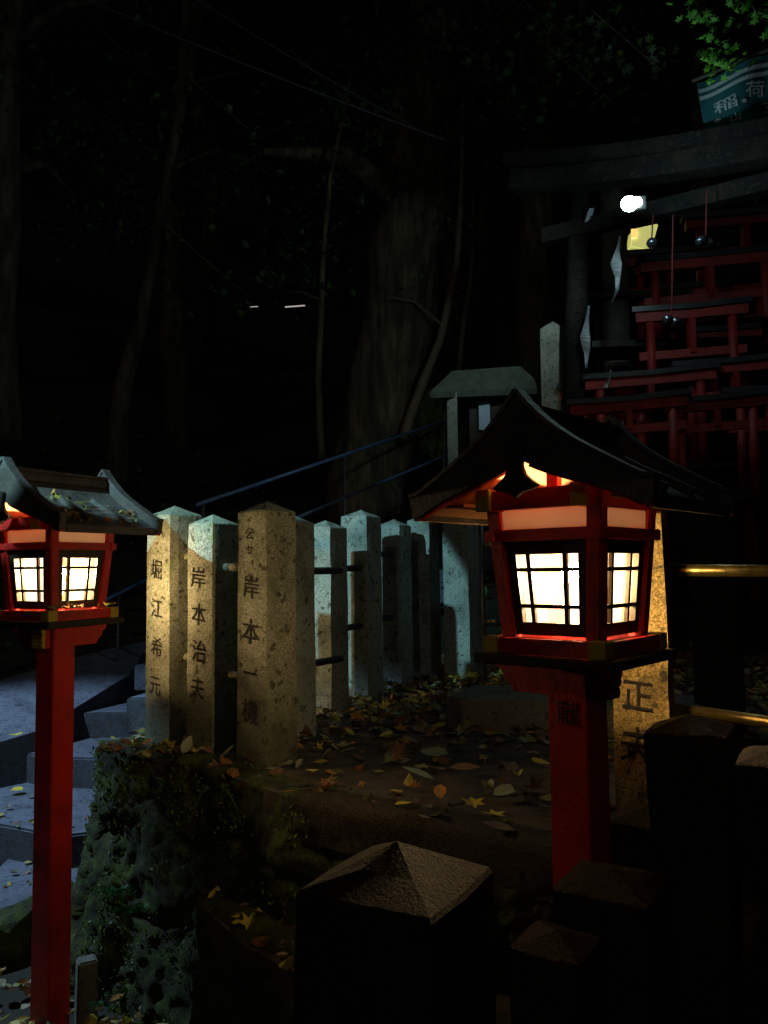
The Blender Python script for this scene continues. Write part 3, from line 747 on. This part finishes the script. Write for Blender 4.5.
TT = [(585, 672, 410, 500, 5.3, 'low front votive torii just right of the lantern roof', .26),
      (680, 752, 408, 500, 5.2, 'low front votive torii at the right with two clear legs', .24),
      (600, 700, 385, 470, 5.9, 'votive torii behind the low front ones', .3),
      (690, 780, 372, 460, 5.8, 'votive torii in the middle of the stack near the frame edge', .3),
      (650, 732, 318, 410, 6.0, 'large votive torii in the middle of the stack', .42),
      (655, 765, 268, 350, 6.3, 'votive torii in the second highest row', .42),
      (640, 700, 262, 340, 6.9, 'dim votive torii at the left of the upper row', .4),
      (575, 640, 395, 480, 6.1, 'dim votive torii low at the left end of the stack', .3),
      (712, 800, 338, 420, 6.5, 'votive torii half hidden behind the large middle one', .36),
      (672, 760, 296, 380, 6.8, 'votive torii peeping between the second and third rows', .36),
      (740, 800, 398, 500, 5.6, 'votive torii cut by the right frame edge low in the stack', .3),
      (700, 790, 225, 300, 6.8, 'topmost votive torii in the stack at right', .4)]
for (x0, x1, yt, yb, d, lb_, ti) in TT: small_torii(x0, x1, yt, yb, d, lb_, tie=ti)
# stand carrying them
sr = empty('display_stand', at(700, 480, 6.2), 0, 'dark stepped stand holding the votive torii', 'stand'); so_ = Vector(sr.location)
for (ya, yb_, d) in ((500, 560, 5.35), (468, 500, 5.95), (408, 440, 6.15), (348, 380, 6.45), (300, 330, 6.95)):
    a = at(585, ya, d); b = at(840, ya-8, d); mb = MB(); mb.bar(a-so_-Vector((0,0,.03)), b-so_-Vector((0,0,.03)), .45, .05); mb.build('shelf', M['blackwood'], sr)
for px in (598, 690, 780):
    a = at(px, 300, 7.3); mb = MB(); mb.bar(a-so_, Vector((a.x, a.y, .8))-so_, .07, .07); mb.build('upright', M['blackwood'], sr)
# shrine building behind the stack
hb = empty('shrine_hall', at(720, 300, 8.2), 0, 'unlit dark timber shrine hall behind the votive torii', 'building'); ho = Vector(hb.location)
a = at(628, 400, 8.0); mb = MB(); mb.box((a.x+2.2-ho.x, 8.6-ho.y, 2.4-ho.z), (4.4, .3, 4.4)); mb.build('wall', M['blackwood'], hb)
mb = MB(); mb.prism([(0, 0), (1.1, .95), (1.5, 1.0), (2.4, .1), (2.3, 0), (1.4, .8), (1.1, .78), (.1, -.1)], lambda x, y, t: (a.x-.1+t-ho.x, 7.3+x-ho.y, 4.3+y-ho.z), 5); mb.build('roof', M['tiledark'], hb)
for k in range(4):
    mb = MB(); mb.box((a.x+.3+k*1.05-ho.x, 8.40-ho.y, 2.4-ho.z), (.12, .1, 4.2)); mb.build('pillar', M['red_old'], hb)

# bells, ropes
def bells(px, py, d, toppy, label, pair=True):
    q = at(px, py, d); t = at(px+1, toppy, d); r = .036*d/5.2; root = empty('hanging_bells', q, 0, label, 'bell', 'round shrine bells on cords')
    mb = MB(); mb.tube([(0, 0, r), t-q], .005, 6); mb.build('cord', M['cordred'], root)
    for i, (dx, dz) in enumerate(((-r*.85, 0), (r*.85, -.01)) if pair else ((0, 0),)):
        bm = bmesh.new(); bmesh.ops.create_uvsphere(bm, u_segments=20, v_segments=14, radius=r)
        for v in bm.verts:
            if abs(v.co.z) < r*.12: v.co.x *= 1.06; v.co.y *= 1.06
            if v.co.z < -r*.5 and abs(v.co.x) < r*.15: v.co.z += r*.25
        me = bpy.data.meshes.new('bell'); bm.to_mesh(me); bm.free(); me.materials.append(M['bell'])
        for p_ in me.polygons: p_.use_smooth = True
        o = bpy.data.objects.new('bell', me); C.objects.link(o); o.parent = root; o.location = (dx, i*.02, dz)
bells(672, 320, 5.25, 215, 'lowest pair of round bells in front of the votive torii')
bells(706, 241, 5.1, 190, 'upper pair of round bells near the torii beam')
bells(652, 243, 5.3, 215, 'single round bell under the floodlight', pair=False)

# paper streamers
def streamer(pts, wds, d, label):
    P0 = [at(x, y, d) for x, y in pts]; P = []; W = []
    for i in range(len(P0)-1):
        for j in range(4): t = j/4; t = t*t*(3-2*t); P.append(P0[i].lerp(P0[i+1], t)); W.append(wds[i]*(1-t)+wds[i+1]*t)
    P.append(P0[-1]); W.append(wds[-1]); wds = W; q = P[0]; mb = MB(); n = len(P)
    for i, p_ in enumerate(P):
        w_ = wds[i]*d/F; yo = .03*math.sin(i*.45)
        for (sx, t) in ((-1, 0), (1, 0), (1, .003), (-1, .003)): mb.v.append(p_-q+Vector((sx*w_/2, yo*sx+t, 0)))
    for i in range(n-1):
        for k in range(4): mb.face([i*4+k, i*4+(k+1) % 4, (i+1)*4+(k+1) % 4, (i+1)*4+k])
    return tag(mb.build('paper_streamer', M['paper'], loc=q), label, 'streamer', 'white paper streamers on the torii')
streamer([(620, 236), (618, 250), (616, 262), (618, 275), (617, 290), (612, 302)], [2, 6, 10, 4, 5, 2], 5.6, 'long curling streamer right below the floodlight')
streamer([(592, 208), (590, 214), (586, 222)], [5, 7, 2], 5.8, 'short pointed streamer beside the top of the stone column')
streamer([(589, 306), (587, 322), (585, 336), (587, 352), (586, 368)], [2, 6, 9, 4, 3], 5.8, 'long streamer hanging beside the middle of the stone column')
streamer([(611, 370), (609, 380), (605, 388)], [2, 5, 4], 5.8, 'short streamer low beside the dark timber column')

# banner cloth, upper right
bq = at(697, 83, 5.12)
ba = empty('banner', bq, 0, 'dark teal cloth banner with pale printed characters and stripes', 'banner')
c00 = at(697, 83, 5.12); c10 = at(790, 44, 5.02); c01 = at(709, 134, 5.12); c11 = at(796, 107, 5.02)
def bpnt(u, v, off=0):
    p_ = (c00*(1-u)+c10*u)*(1-v)+(c01*(1-u)+c11*u)*v; return p_-bq+Vector((0, .03*math.sin(u*9+v*2)-off, 0))
mb = MB(); nu, nv = 20, 8
for off in (0, -.006):
    for j in range(nv+1):
        for i in range(nu+1): mb.v.append(bpnt(i/nu, j/nv, off))
K = (nu+1)*(nv+1)
for l in (0, 1):
    for j in range(nv):
        for i in range(nu): a_ = l*K+j*(nu+1)+i; mb.face([a_, a_+1, a_+nu+2, a_+nu+1])
mb.build('cloth', M['cloth'], ba, smooth=True)
mb = MB()
for (v0, v1) in ((.12, .19), (.25, .32)):
    b = len(mb.v)
    for i in range(21):
        mb.v.append(bpnt(i/20, v0, .004)); mb.v.append(bpnt(i/20, v1, .004))
    for i in range(20): mb.face([b+2*i, b+2*i+1, b+2*i+3, b+2*i+2])
mb.build('stripes', M['print'], ba)
mb = MB(); letters(mb, [('稲', .24, -.58, .24), ('荷', .58, -.50, .27), ('白', .66, -.83, .22), ('山', .30, -.88, .14), ('・', .42, -.66, .3), ('・', .13, -.80, .3)], lambda x, y, t: tuple(bpnt(x if x < 1 else 1, -y, .006+t)))
mb.build('printed_characters', M['print'], ba)
mb = MB(); mb.tube([c00-bq+Vector((-.03, 0, .015)), c10-bq+Vector((.02, 0, .03))], .012, 8); mb.build('rod', M['wood'], ba)

# ================================================================== NOTICE BOARD with little roof
q = at(452, 460, 5.9); nb = empty('notice_board', (q.x, q.y, 1.0), 0, 'roofed wooden notice board behind the tall stone pillar', 'notice board'); no = Vector((q.x, q.y, 1.0))
mb = MB(); a = at(451.5, 393, 5.9); mb.box(((a.x-no.x), 0, (a.z-1.0)/2), (.075, .075, a.z-1.0)); mb.build('post', M['stone_teal'], nb)
mb = MB(); a2 = at(512, 393, 6.3); mb.box((a2.x-no.x, a2.y-no.y, (a2.z-1.0)/2), (.07, .07, a2.z-1.0)); mb.build('post', M['wood'], nb)
mb = MB(); a3 = at(484, 416, 6.1); mb.box(tuple(a3-no), (.10, .012, .22), rz=R(25)); mb.build('notice_sheet', M['sign'], nb)
mb = MB(); a4 = at(492, 425, 6.16); mb.box(tuple(a4-no), (.42, .02, .34), rz=R(25)); mb.build('board', M['blackwood'], nb)
l0 = at(430, 392, 5.75); r0 = at(545, 388, 6.3); lt_ = at(452, 371, 6.0); rt_ = at(520, 366, 6.3)
mb = MB(); pts = [l0, r0, rt_, lt_]
bk = [p_+Vector((.12, .45, 0)) for p_ in (l0, r0)]
allp = [l0, r0, rt_, lt_, bk[0], bk[1]]; pt = [p_-no for p_ in allp]+[p_-no+Vector((0, 0, -.045)) for p_ in allp]
mb.add(pt, [(0,1,2,3),(3,2,5,4),(6,9,8,7),(9,10,11,8),(0,6,7,1),(4,5,11,10),(0,3,9,6),(3,4,10,9),(1,7,8,2),(2,8,11,5)]); mb.build('roof', M['roofwood'], nb)

# slim pole with taps by the lantern
q = at(482, 560, 4.6); pr = empty('standpipe', (q.x, q.y, TZ), 0, 'slim metal standpipe left of the front lantern window', 'pipe')
mb = MB(); mb.tube([(0, 0, 0), (0, 0, 1.0)], .012, 8); mb.build('pipe', M['greypipe'], pr, smooth=True)
for z in (.42, .86):
    mb = MB(); mb.tube([(0, 0, z), (.06, -.02, z), (.075, -.02, z-.03)], [.01, .012, .014], 8); mb.build('tap', M['brass'], pr, smooth=True)

# mossy boulders uphill
GB = 'mossy boulders beside the big tree'
for i, (px, py, d, s, lb_) in enumerate([(437, 425, 9.6, (.34, .3, .42), 'mossy boulder right at the foot of the big tree'), (462, 442, 9.8, (.22, .2, .28), 'smaller mossy boulder right of the tree foot boulder'),
                                    (452, 400, 10.4, (.30, .3, .25), 'upper mossy boulder behind the thin leaning sapling')]):
    rock(at(px, py, d), s, 4+i, M['mosswall'], lb_, 'boulder', group=GB)

# ================================================================== TREES
def trunk_tree(name, pix, label, mt, leaves, lspread, lm, seed, group=None, branches=4, n=14, wob=.18, leafs=.09, cat='tree', ctr=None, hang=0):
    """pix: (px, py, d, radius) from foot to tip"""
    rnd = random.Random(seed); P = [at(a, b, c) for a, b, c, r in pix]; rad = [r for *_, r in pix]
    base = P[0]; root = empty(name, base, 0, label, cat, group)
    # smooth
    path = []; rr = []
    for i in range(len(P)-1):
        for j in range(5): t = j/5; path.append(P[i].lerp(P[i+1], t)+Vector((noise.noise(Vector((seed, i+t, 0)))*rad[i]*.6, 0, 0))); rr.append(rad[i]*(1-t)+rad[i+1]*t)
    path.append(P[-1]); rr.append(rad[-1])
    mb = MB(); mb.tube([p_-base for p_ in path], rr, n, wob=wob, seed=seed)
    mb.build('trunk', mt, root, smooth=True)
    tops = []
    for k in range(branches):
        i0 = int(len(path)*(.45+.5*k/max(1, branches))); a = path[min(i0, len(path)-1)]; an = rnd.uniform(0, 6.28)
        L = lspread*rnd.uniform(.5, 1.); c = a+Vector((math.cos(an)*L, math.sin(an)*L*.7, rnd.uniform(.1, .6)*L))
        m1 = a.lerp(c, .5)+Vector((0, 0, .15*L))
        b_ = MB(); r0 = rr[min(i0, len(rr)-1)]*.45; b_.tube([a-base, m1-base, c-base], [r0, r0*.6, r0*.2], 7); b_.build('branch', mt, root, smooth=True); tops += [m1, c]
    if leaves:
        lb_ = MB(); tops.append(P[-1]); cl = []
        for i in range(max(5, leaves//70)):
            t = rnd.choice(tops); cl.append((t+Vector((rnd.gauss(0, .45), rnd.gauss(0, .35), rnd.gauss(0, .3)-hang*rnd.random()))*lspread*.6, rnd.uniform(.15, .42)*lspread*.45))
        for i in range(leaves):
            c, r = rnd.choice(cl); p_ = c+Vector((rnd.gauss(0, r), rnd.gauss(0, r), rnd.gauss(0, r*.55)))
            if p_.y < 2.6: continue
            leaf_shape(lb_, p_-base, leafs*rnd.uniform(.6, 1.3), rnd.uniform(0, 6.28), rnd.gauss(.2, .5), rnd.gauss(0, .5), kind=0)
        lb_.build('crown', lm, root)
    return root
trunk_tree('large_tree', [(368, 520, 9.4, .50), (374, 455, 9.4, .43), (388, 360, 9.3, .41), (404, 260, 9.2, .41), (420, 180, 9.1, .40), (428, 90, 9, .38), (440, 0, 9, .3), (455, -140, 9, .2)],
           'big leaning tree with a thick rough trunk behind the handrail', M['bark'], 5200, 2.6, M['leaf'], 3, branches=7, n=28, hang=.8)
GS = 'thin forest trees on the dark slope'
trunk_tree('slender_tree', [(112, 500, 9.5, .12), (118, 420, 9.5, .105), (138, 330, 9.4, .09), (160, 210, 9.3, .07), (180, 110, 9.3, .06), (188, -10, 9.2, .05), (200, -120, 9.2, .03)],
           'slender bending tree rising above the left lantern roof', M['bark'], 1500, 1.6, M['leaf'], 7, GS, 4)
trunk_tree('slender_tree', [(5, 440, 7.5, .16), (0, 300, 7.4, .14), (4, 140, 7.3, .13), (12, 20, 7.3, .12), (20, -80, 7.3, .08)], 'dark trunk cut by the left frame edge', M['bark'], 1500, 1.7, M['leaf'], 8, GS, 4)
trunk_tree('slender_tree', [(322, 460, 8.4, .04), (318, 380, 8.4, .036), (322, 280, 8.3, .032), (330, 180, 8.3, .026), (352, 70, 8.2, .018)], 'thin dark sapling left of the big tree trunk', M['bark'], 260, .7, M['leaf'], 9, GS, 3, n=8)
trunk_tree('slender_tree', [(404, 440, 8.9, .06), (418, 395, 8.9, .052), (440, 340, 8.9, .046), (456, 270, 8.8, .038), (462, 170, 8.8, .028), (466, 60, 8.8, .02)], 'pale leaning sapling right of the big tree trunk', M['sapling'], 380, 1.0, M['leaf'], 10, GS, 3, n=8)
trunk_tree('slender_tree', [(456, 385, 9.6, .04), (462, 340, 9.6, .036), (470, 290, 9.6, .03), (474, 190, 9.5, .022), (482, 80, 9.5, .015)], 'thin sapling above the notice board roof', M['sapling'], 380, 1.0, M['leaf'], 11, GS, 3, n=8)
trunk_tree('broad_tree', [(530, 420, 9.2, .25), (535, 250, 9.0, .2), (545, 90, 8.6, .18), (560, -20, 8.0, .15), (600, -90, 7.2, .1)], 'leafy tree spreading its crown above the stone torii', M['bark'], 5200, 2.2, M['leaf'], 12, None, 7, hang=.5)
for i, (x, y) in enumerate([(-7, 13), (-3.6, 14), (-10, 18), (1.5, 16), (6, 15), (10, 14), (-5, 22), (3, 24)]):
    z = hillz(x, y); rnd = random.Random(100+i)
    root = empty('forest_tree', (x, y, z-.1), 0, ['farthest left forest tree on the black slope', 'forest tree on the slope behind the slender bending tree', 'forest tree high on the left slope', 'forest tree behind the big leaning trunk',
        'forest tree behind the shrine hall', 'far right forest tree beyond the shrine hall', 'forest tree at the top of the left slope', 'forest tree at the top of the slope, mid picture'][i], 'tree', 'distant forest trees on the dark slope')
    h = rnd.uniform(8, 11); mb = MB(); mb.tube([(0, 0, 0), (rnd.uniform(-.3, .3), 0, h*.5), (rnd.uniform(-.6, .6), 0, h)], [.3, .22, .08], 12, wob=.2, seed=i); mb.build('trunk', M['bark'], root, smooth=True)
    lb_ = MB(); cl = [(Vector((rnd.gauss(0, 1.3), rnd.gauss(0, 1.3), h*rnd.uniform(.4, 1.05))), rnd.uniform(.4, .8)) for _ in range(22)]
    for k in range(2600):
        c, r = rnd.choice(cl); leaf_shape(lb_, c+Vector((rnd.gauss(0, r), rnd.gauss(0, r), rnd.gauss(0, r*.5))), rnd.uniform(.10, .2), rnd.uniform(0, 6.28), rnd.gauss(.2, .5), rnd.gauss(0, .5))
    lb_.build('crown', M['leaf'], root)
# lit maple spray near the floodlight
def spray(name, p0, pts, nleaf, lm, label, size, seed, spread=.1, group=None):
    rnd = random.Random(seed); root = empty(name, p0, 0, label, 'branch', group); P = [p_-p0 for p_ in pts]
    mb = MB(); mb.tube(P, [.008*(1-.7*i/(len(P)-1)) for i in range(len(P))], 6); mb.build('twig', M['bark'], root)
    lb_ = MB()
    for i in range(nleaf):
        t = rnd.random()**.8*(len(P)-1); j = min(int(t), len(P)-2); c = P[j].lerp(P[j+1], t-j)+Vector((rnd.gauss(0, spread), rnd.gauss(0, spread), rnd.gauss(-.02, spread*.5)))
        leaf_shape(lb_, c, size*rnd.uniform(.6, 1.2), rnd.uniform(0, 6.28), rnd.gauss(.5, .4), rnd.gauss(0, .5), kind=1)
    lb_.build('leaves', lm, root)
GM = 'hanging leafy twigs'
spray('maple_twig', at(650, -30, 4.6), [at(650, -30, 4.6), at(690, -5, 4.6), at(712, 22, 4.55), at(722, 50, 4.5), at(728, 70, 4.5)], 95, M['leaf_lit'], 'bright green lit maple twig left of the teal banner', .062, 1, .06, GM)
spray('maple_twig', at(730, -30, 4.6), [at(730, -30, 4.6), at(745, -5, 4.6), at(760, 18, 4.6), at(780, 25, 4.6)], 34, M['leaf_lit'], 'lit maple twig in the very top right corner', .075, 2, .05, GM)
for i, (x, y, d) in enumerate([(470, 60, 6.5), (560, 40, 6), (600, 100, 6.2), (520, 120, 7), (640, 60, 5.6), (430, 150, 7.5), (570, 170, 6.6), (240, 130, 6.5), (160, 90, 6.5), (225, 285, 7), (350, 110, 7)]):
    lbls = ['twig hanging above the big trunk', 'twig left of centre in the torii tree', 'twig over the stone torii beam', 'twig beside the sapling tops', 'twig near the bright maple twig', 'twig crossing the big trunk top', 'twig at the torii beam end', 'twig high above the golden post', 'twig above the left lantern', 'small green twig above the engraved posts', 'twig under the overhead wires']
    spray('leafy_twig', at(x-60, y-60, d), [at(x-60, y-60, d), at(x-30, y-34, d), at(x, y-8, d), at(x+22, y+10, d)], 55 if x > 400 else 16, M['leaf'], 'dark '+lbls[i], .085, 20+i, .13, GM)

# undergrowth on the slope: a mass nobody could count
rnd = random.Random(5); ug = MB()
for i in range(9000):
    x = rnd.uniform(-7, 4.5); y = rnd.uniform(5.2, 14)
    if y < 6.6 and x > -.7: continue
    if -2.7 < x < -.6 and y < 7: continue
    z = hillz(x, y)+abs(rnd.gauss(0, .16))*(1 if noise.noise(Vector((x*.8, y*.8, 7))) > 0 else .35)
    leaf_shape(ug, Vector((x, y, z)), rnd.uniform(.05, .13), rnd.uniform(0, 6.28), rnd.gauss(.2, .5), rnd.gauss(0, .5), kind=rnd.choice((0, 0, 1)))
tag(ug.build('undergrowth', M['leaf']), kind='stuff')

# ================================================================== WIRES
def wire(a, b, label, sag=.15):
    a = Vector(a); b = Vector(b); P = [a.lerp(b, t/12)-Vector((0, 0, sag*4*(t/12)*(1-t/12))) for t in range(13)]
    mb = MB(); mb.tube(P, .007, 6); tag(mb.build('overhead_wire', M['greypipe']), label, 'wire', 'overhead wires')
wire(at(60, -12, 5.6), at(560, 180, 7.4), 'long overhead wire crossing the upper left darkness', .05)
wire(at(180, -12, 5.6), at(440, 140, 7.5), 'second overhead wire, shorter and to the right', .04)
q = at(277, 306, 15); tl = MB(); tl.tube([at(249, 307, 15)-q, at(258, 306.5, 15)-q], .008, 6); tl.tube([at(285, 307, 15)-q, at(305, 305.5, 15)-q], .013, 6)
tag(tl.build('distant_lamp', M['farlamp'], loc=q), 'thin distant white light strip among the trees', 'lamp')

# ================================================================== FALLEN LEAVES
rnd = random.Random(11); lt = MB()
tpoly = edge+[(7, .5), (7, 6.4), (.6, 6.5), (-.2, 5.6), (-.75, 4.4)]
def place(x, y, z, s, m=0, mbx=None, kind=None): leaf_shape(mbx or lt, Vector((x, y, z)), s, rnd.uniform(0, 6.28), rnd.gauss(0, .32), rnd.gauss(0, .32), m, rnd.choice((0, 0, 1, 2)) if kind is None else kind, curl=rnd.choice((-1, 1))*rnd.uniform(.1, .9))
n = 0
while n < 3800:
    x = rnd.uniform(-1.1, 2.6); y = rnd.uniform(1.9, 5.9)
    if not inside(x, y, tpoly): continue
    # dense drift along the back fence, thin near the front edge
    dens = .16+.9*max(0, min(1, (y-3.15)/.9))
    if x > 1: dens *= .5
    if rnd.random() > dens: continue
    place(x, y, tz(x, y)+.004+rnd.random()*.025*dens, rnd.uniform(.035, .085)); n += 1
for i in range(420):     # lower ledge
    x = rnd.uniform(-.6, .5); y = rnd.uniform(1.9, 3.0)
    if inside(x, y, poly): place(x, y, LZ+.012+rnd.random()*.015, rnd.uniform(.03, .07))
for i in range(420):     # foot of the wall and lower left corner
    x = rnd.uniform(-2.0, -.6); y = rnd.uniform(2.0, 3.3)
    place(x, y, .025+rnd.random()*.02, rnd.uniform(.03, .07))
for i in range(90):     # steps
    px = rnd.uniform(0, 145); py = rnd.uniform(700, 900); z = .57 if py < 712 else (.385 if 738 < py < 757 else (.19 if 792 < py < 828 else (.012 if py > 858 else None)))
    if z is None: continue
    q = onz(px, py, z); place(q.x, q.y, z+.012, rnd.uniform(.03, .06))
for i in range(60):
    q = onz(rnd.uniform(95, 215), rnd.uniform(746, 756), TZ+.02); place(q.x, q.y, TZ+.035, rnd.uniform(.03, .06))
tag(lt.build('leaf_litter', M['litter']), kind='stuff')
GLV = 'large fallen leaves'
def big_leaf(px, py, z, s, mt, label, kind=0, tilt=0):
    q = onz(px, py, z+.03); mb = MB(); rr_ = random.Random(int(px*py)); leaf_shape(mb, Vector((0, 0, 0)), s, rr_.uniform(0, 6.28), rr_.gauss(0, .15)+tilt, rr_.gauss(0, .15), 0, kind, .2)
    tag(mb.build('fallen_leaf', mt, loc=q), label, 'leaf', GLV)
big_leaf(541, 763, TZ, .085, M['ly'], 'bright yellow leaf left of the front lantern post', 2)
big_leaf(434, 753, TZ, .13, M['lt'], 'grey green leaf topmost of the big terrace leaves')
big_leaf(418, 774, TZ, .12, M['lt'], 'large grey green leaf below the topmost one', 0)
big_leaf(465, 768, TZ, .11, M['lb'], 'brown leaf in the middle of the terrace')
big_leaf(505, 792, TZ, .085, M['lt'], 'pale green leaf right of the terrace middle', 2)
big_leaf(440, 792, TZ, .08, M['lo'], 'orange brown leaf left of the terrace middle')
big_leaf(403, 804, TZ, .07, M['ly'], 'yellow leaf at the left of the bare terrace patch')
big_leaf(473, 803, TZ, .075, M['ly'], 'yellow curled leaf in the bare terrace patch', 1)
big_leaf(498, 827, TZ, .09, M['lb'], 'brown leaf near the terrace front edge')
big_leaf(494, 815, TZ, .08, M['ly'], 'yellow maple leaf near the terrace front edge', 1)
big_leaf(312, 771, TZ, .09, M['ly'], 'yellow leaf right of the golden post foot')
big_leaf(455, 678, TZ+.05, .12, M['ly'], 'bright yellow leaf at the foot of the tall pillar', 1)
big_leaf(470, 676, TZ+.05, .11, M['ly'], 'second bright yellow leaf at the tall pillar foot', 1)
big_leaf(16, 735, .55, .10, M['ly'], 'yellow leaf on the sloping bank at the left edge', 2)
big_leaf(16, 790, .19, .10, M['ly'], 'yellow leaf on the blue step nearest the left edge', 2)
big_leaf(187, 745, TZ+.02, .085, M['lt'], 'pale upright leaf between the first two lit posts', 0, .9)
big_leaf(228, 752, TZ+.02, .085, M['lt'], 'pale leaf at the foot of the nearest golden post', 0, .5)
big_leaf(160, 746, TZ+.02, .08, M['ly'], 'yellow leaf on the mossy wall top')
# leaves and dirt on the left lantern roof
rnd = random.Random(8); rl_ = MB(); Ml = Matrix.Translation(LL.location) @ Matrix.Rotation(R(-28.5), 4, 'Z')
for i in range(70):
    x = rnd.uniform(.05, .27); y = rnd.uniform(-.21, .2); z = rzf(x)-.012
    if rnd.random() < .5: y = rnd.uniform(-.2, -.1)
    p_ = Vector((x, y, z)); leaf_shape(rl_, p_, rnd.uniform(.015, .04), rnd.uniform(0, 6.28), rnd.gauss(0, .3), .9+rnd.gauss(0, .3), 0, rnd.choice((0, 1)))
for i in range(26):
    p_ = Vector((rnd.uniform(.125, .165), rnd.uniform(-.15, .15), .048)); leaf_shape(rl_, p_, rnd.uniform(.015, .035), rnd.uniform(0, 6.28), rnd.gauss(.4, .4), rnd.gauss(0, .5), 0, 1)
for i in range(10):
    x = rnd.uniform(.1, .25); y = rnd.uniform(-.1, .18); a_ = rnd.uniform(-.5, .5)
    rl_.tube([(x, y, rzf(x)-.008), (x+.03*math.sin(a_), y+.08, rzf(x+.03*math.sin(a_))-.004)], .0012, 5)
o = rl_.build('roof_litter', M['litter']); o.matrix_world = Ml; tag(o, kind='stuff')

# ================================================================== PLANTS
def fern(px, py, d, s, label, seed, nf=9, lm=M['fern'], droop=.5, name='fern', leaf=.5):
    rnd = random.Random(seed); q = at(px, py, d); root = empty(name, q, 0, label, 'plant', 'small wall plants'); lf = MB(); st = MB()
    for k in range(nf):
        an = rnd.uniform(-3.0, -.1); L = s*rnd.uniform(.6, 1.); dr = Vector((math.cos(an), math.sin(an), 0)); P = []
        for i in range(7): t = i/6; P.append(dr*L*t*.8+Vector((0, 0, L*(.75*t-droop*1.5*t*t))))
        st.tube(P, [.0022*(1-.7*i/6) for i in range(7)], 5)
        for i in range(1, 7):
            for sd in (-1, 1):
                p_ = P[i]; yaw = an-math.pi/2+sd*.95; leaf_shape(lf, p_+Vector((math.cos(an+sd*1.57), math.sin(an+sd*1.57), 0))*s*.10*(1.15-i/8), s*.26*(1.15-i/8)*leaf*2, yaw, rnd.uniform(.2, 1.0), rnd.gauss(0, .3), 0, 0, .15)
    lf.build('fronds', lm, root); st.build('stems', lm, root)
fern(116, 893, 2.98, .13, 'bright green fern on the mossy wall by the left lantern post', 1, 10)
fern(132, 912, 2.92, .10, 'broad leaved little plant just below the fern', 2, 5, leaf=.95)
fern(214, 790, 2.78, .15, 'drooping dark grass like plant under the narrow post', 3, 9, M['leaf'], droop=.95, leaf=.3)
fern(97, 1004, 2.75, .07, 'tiny seedling at the foot of the wall', 4, 5)

# ================================================================== RENDER SETTINGS
sc.view_settings.view_transform = 'Standard'; sc.view_settings.look = 'None'; sc.view_settings.exposure = 0; sc.view_settings.gamma = 1
sc.cycles.use_denoising = True; sc.cycles.sample_clamp_indirect = 3
sc.cycles.max_bounces = 6; sc.cycles.transparent_max_bounces = 12
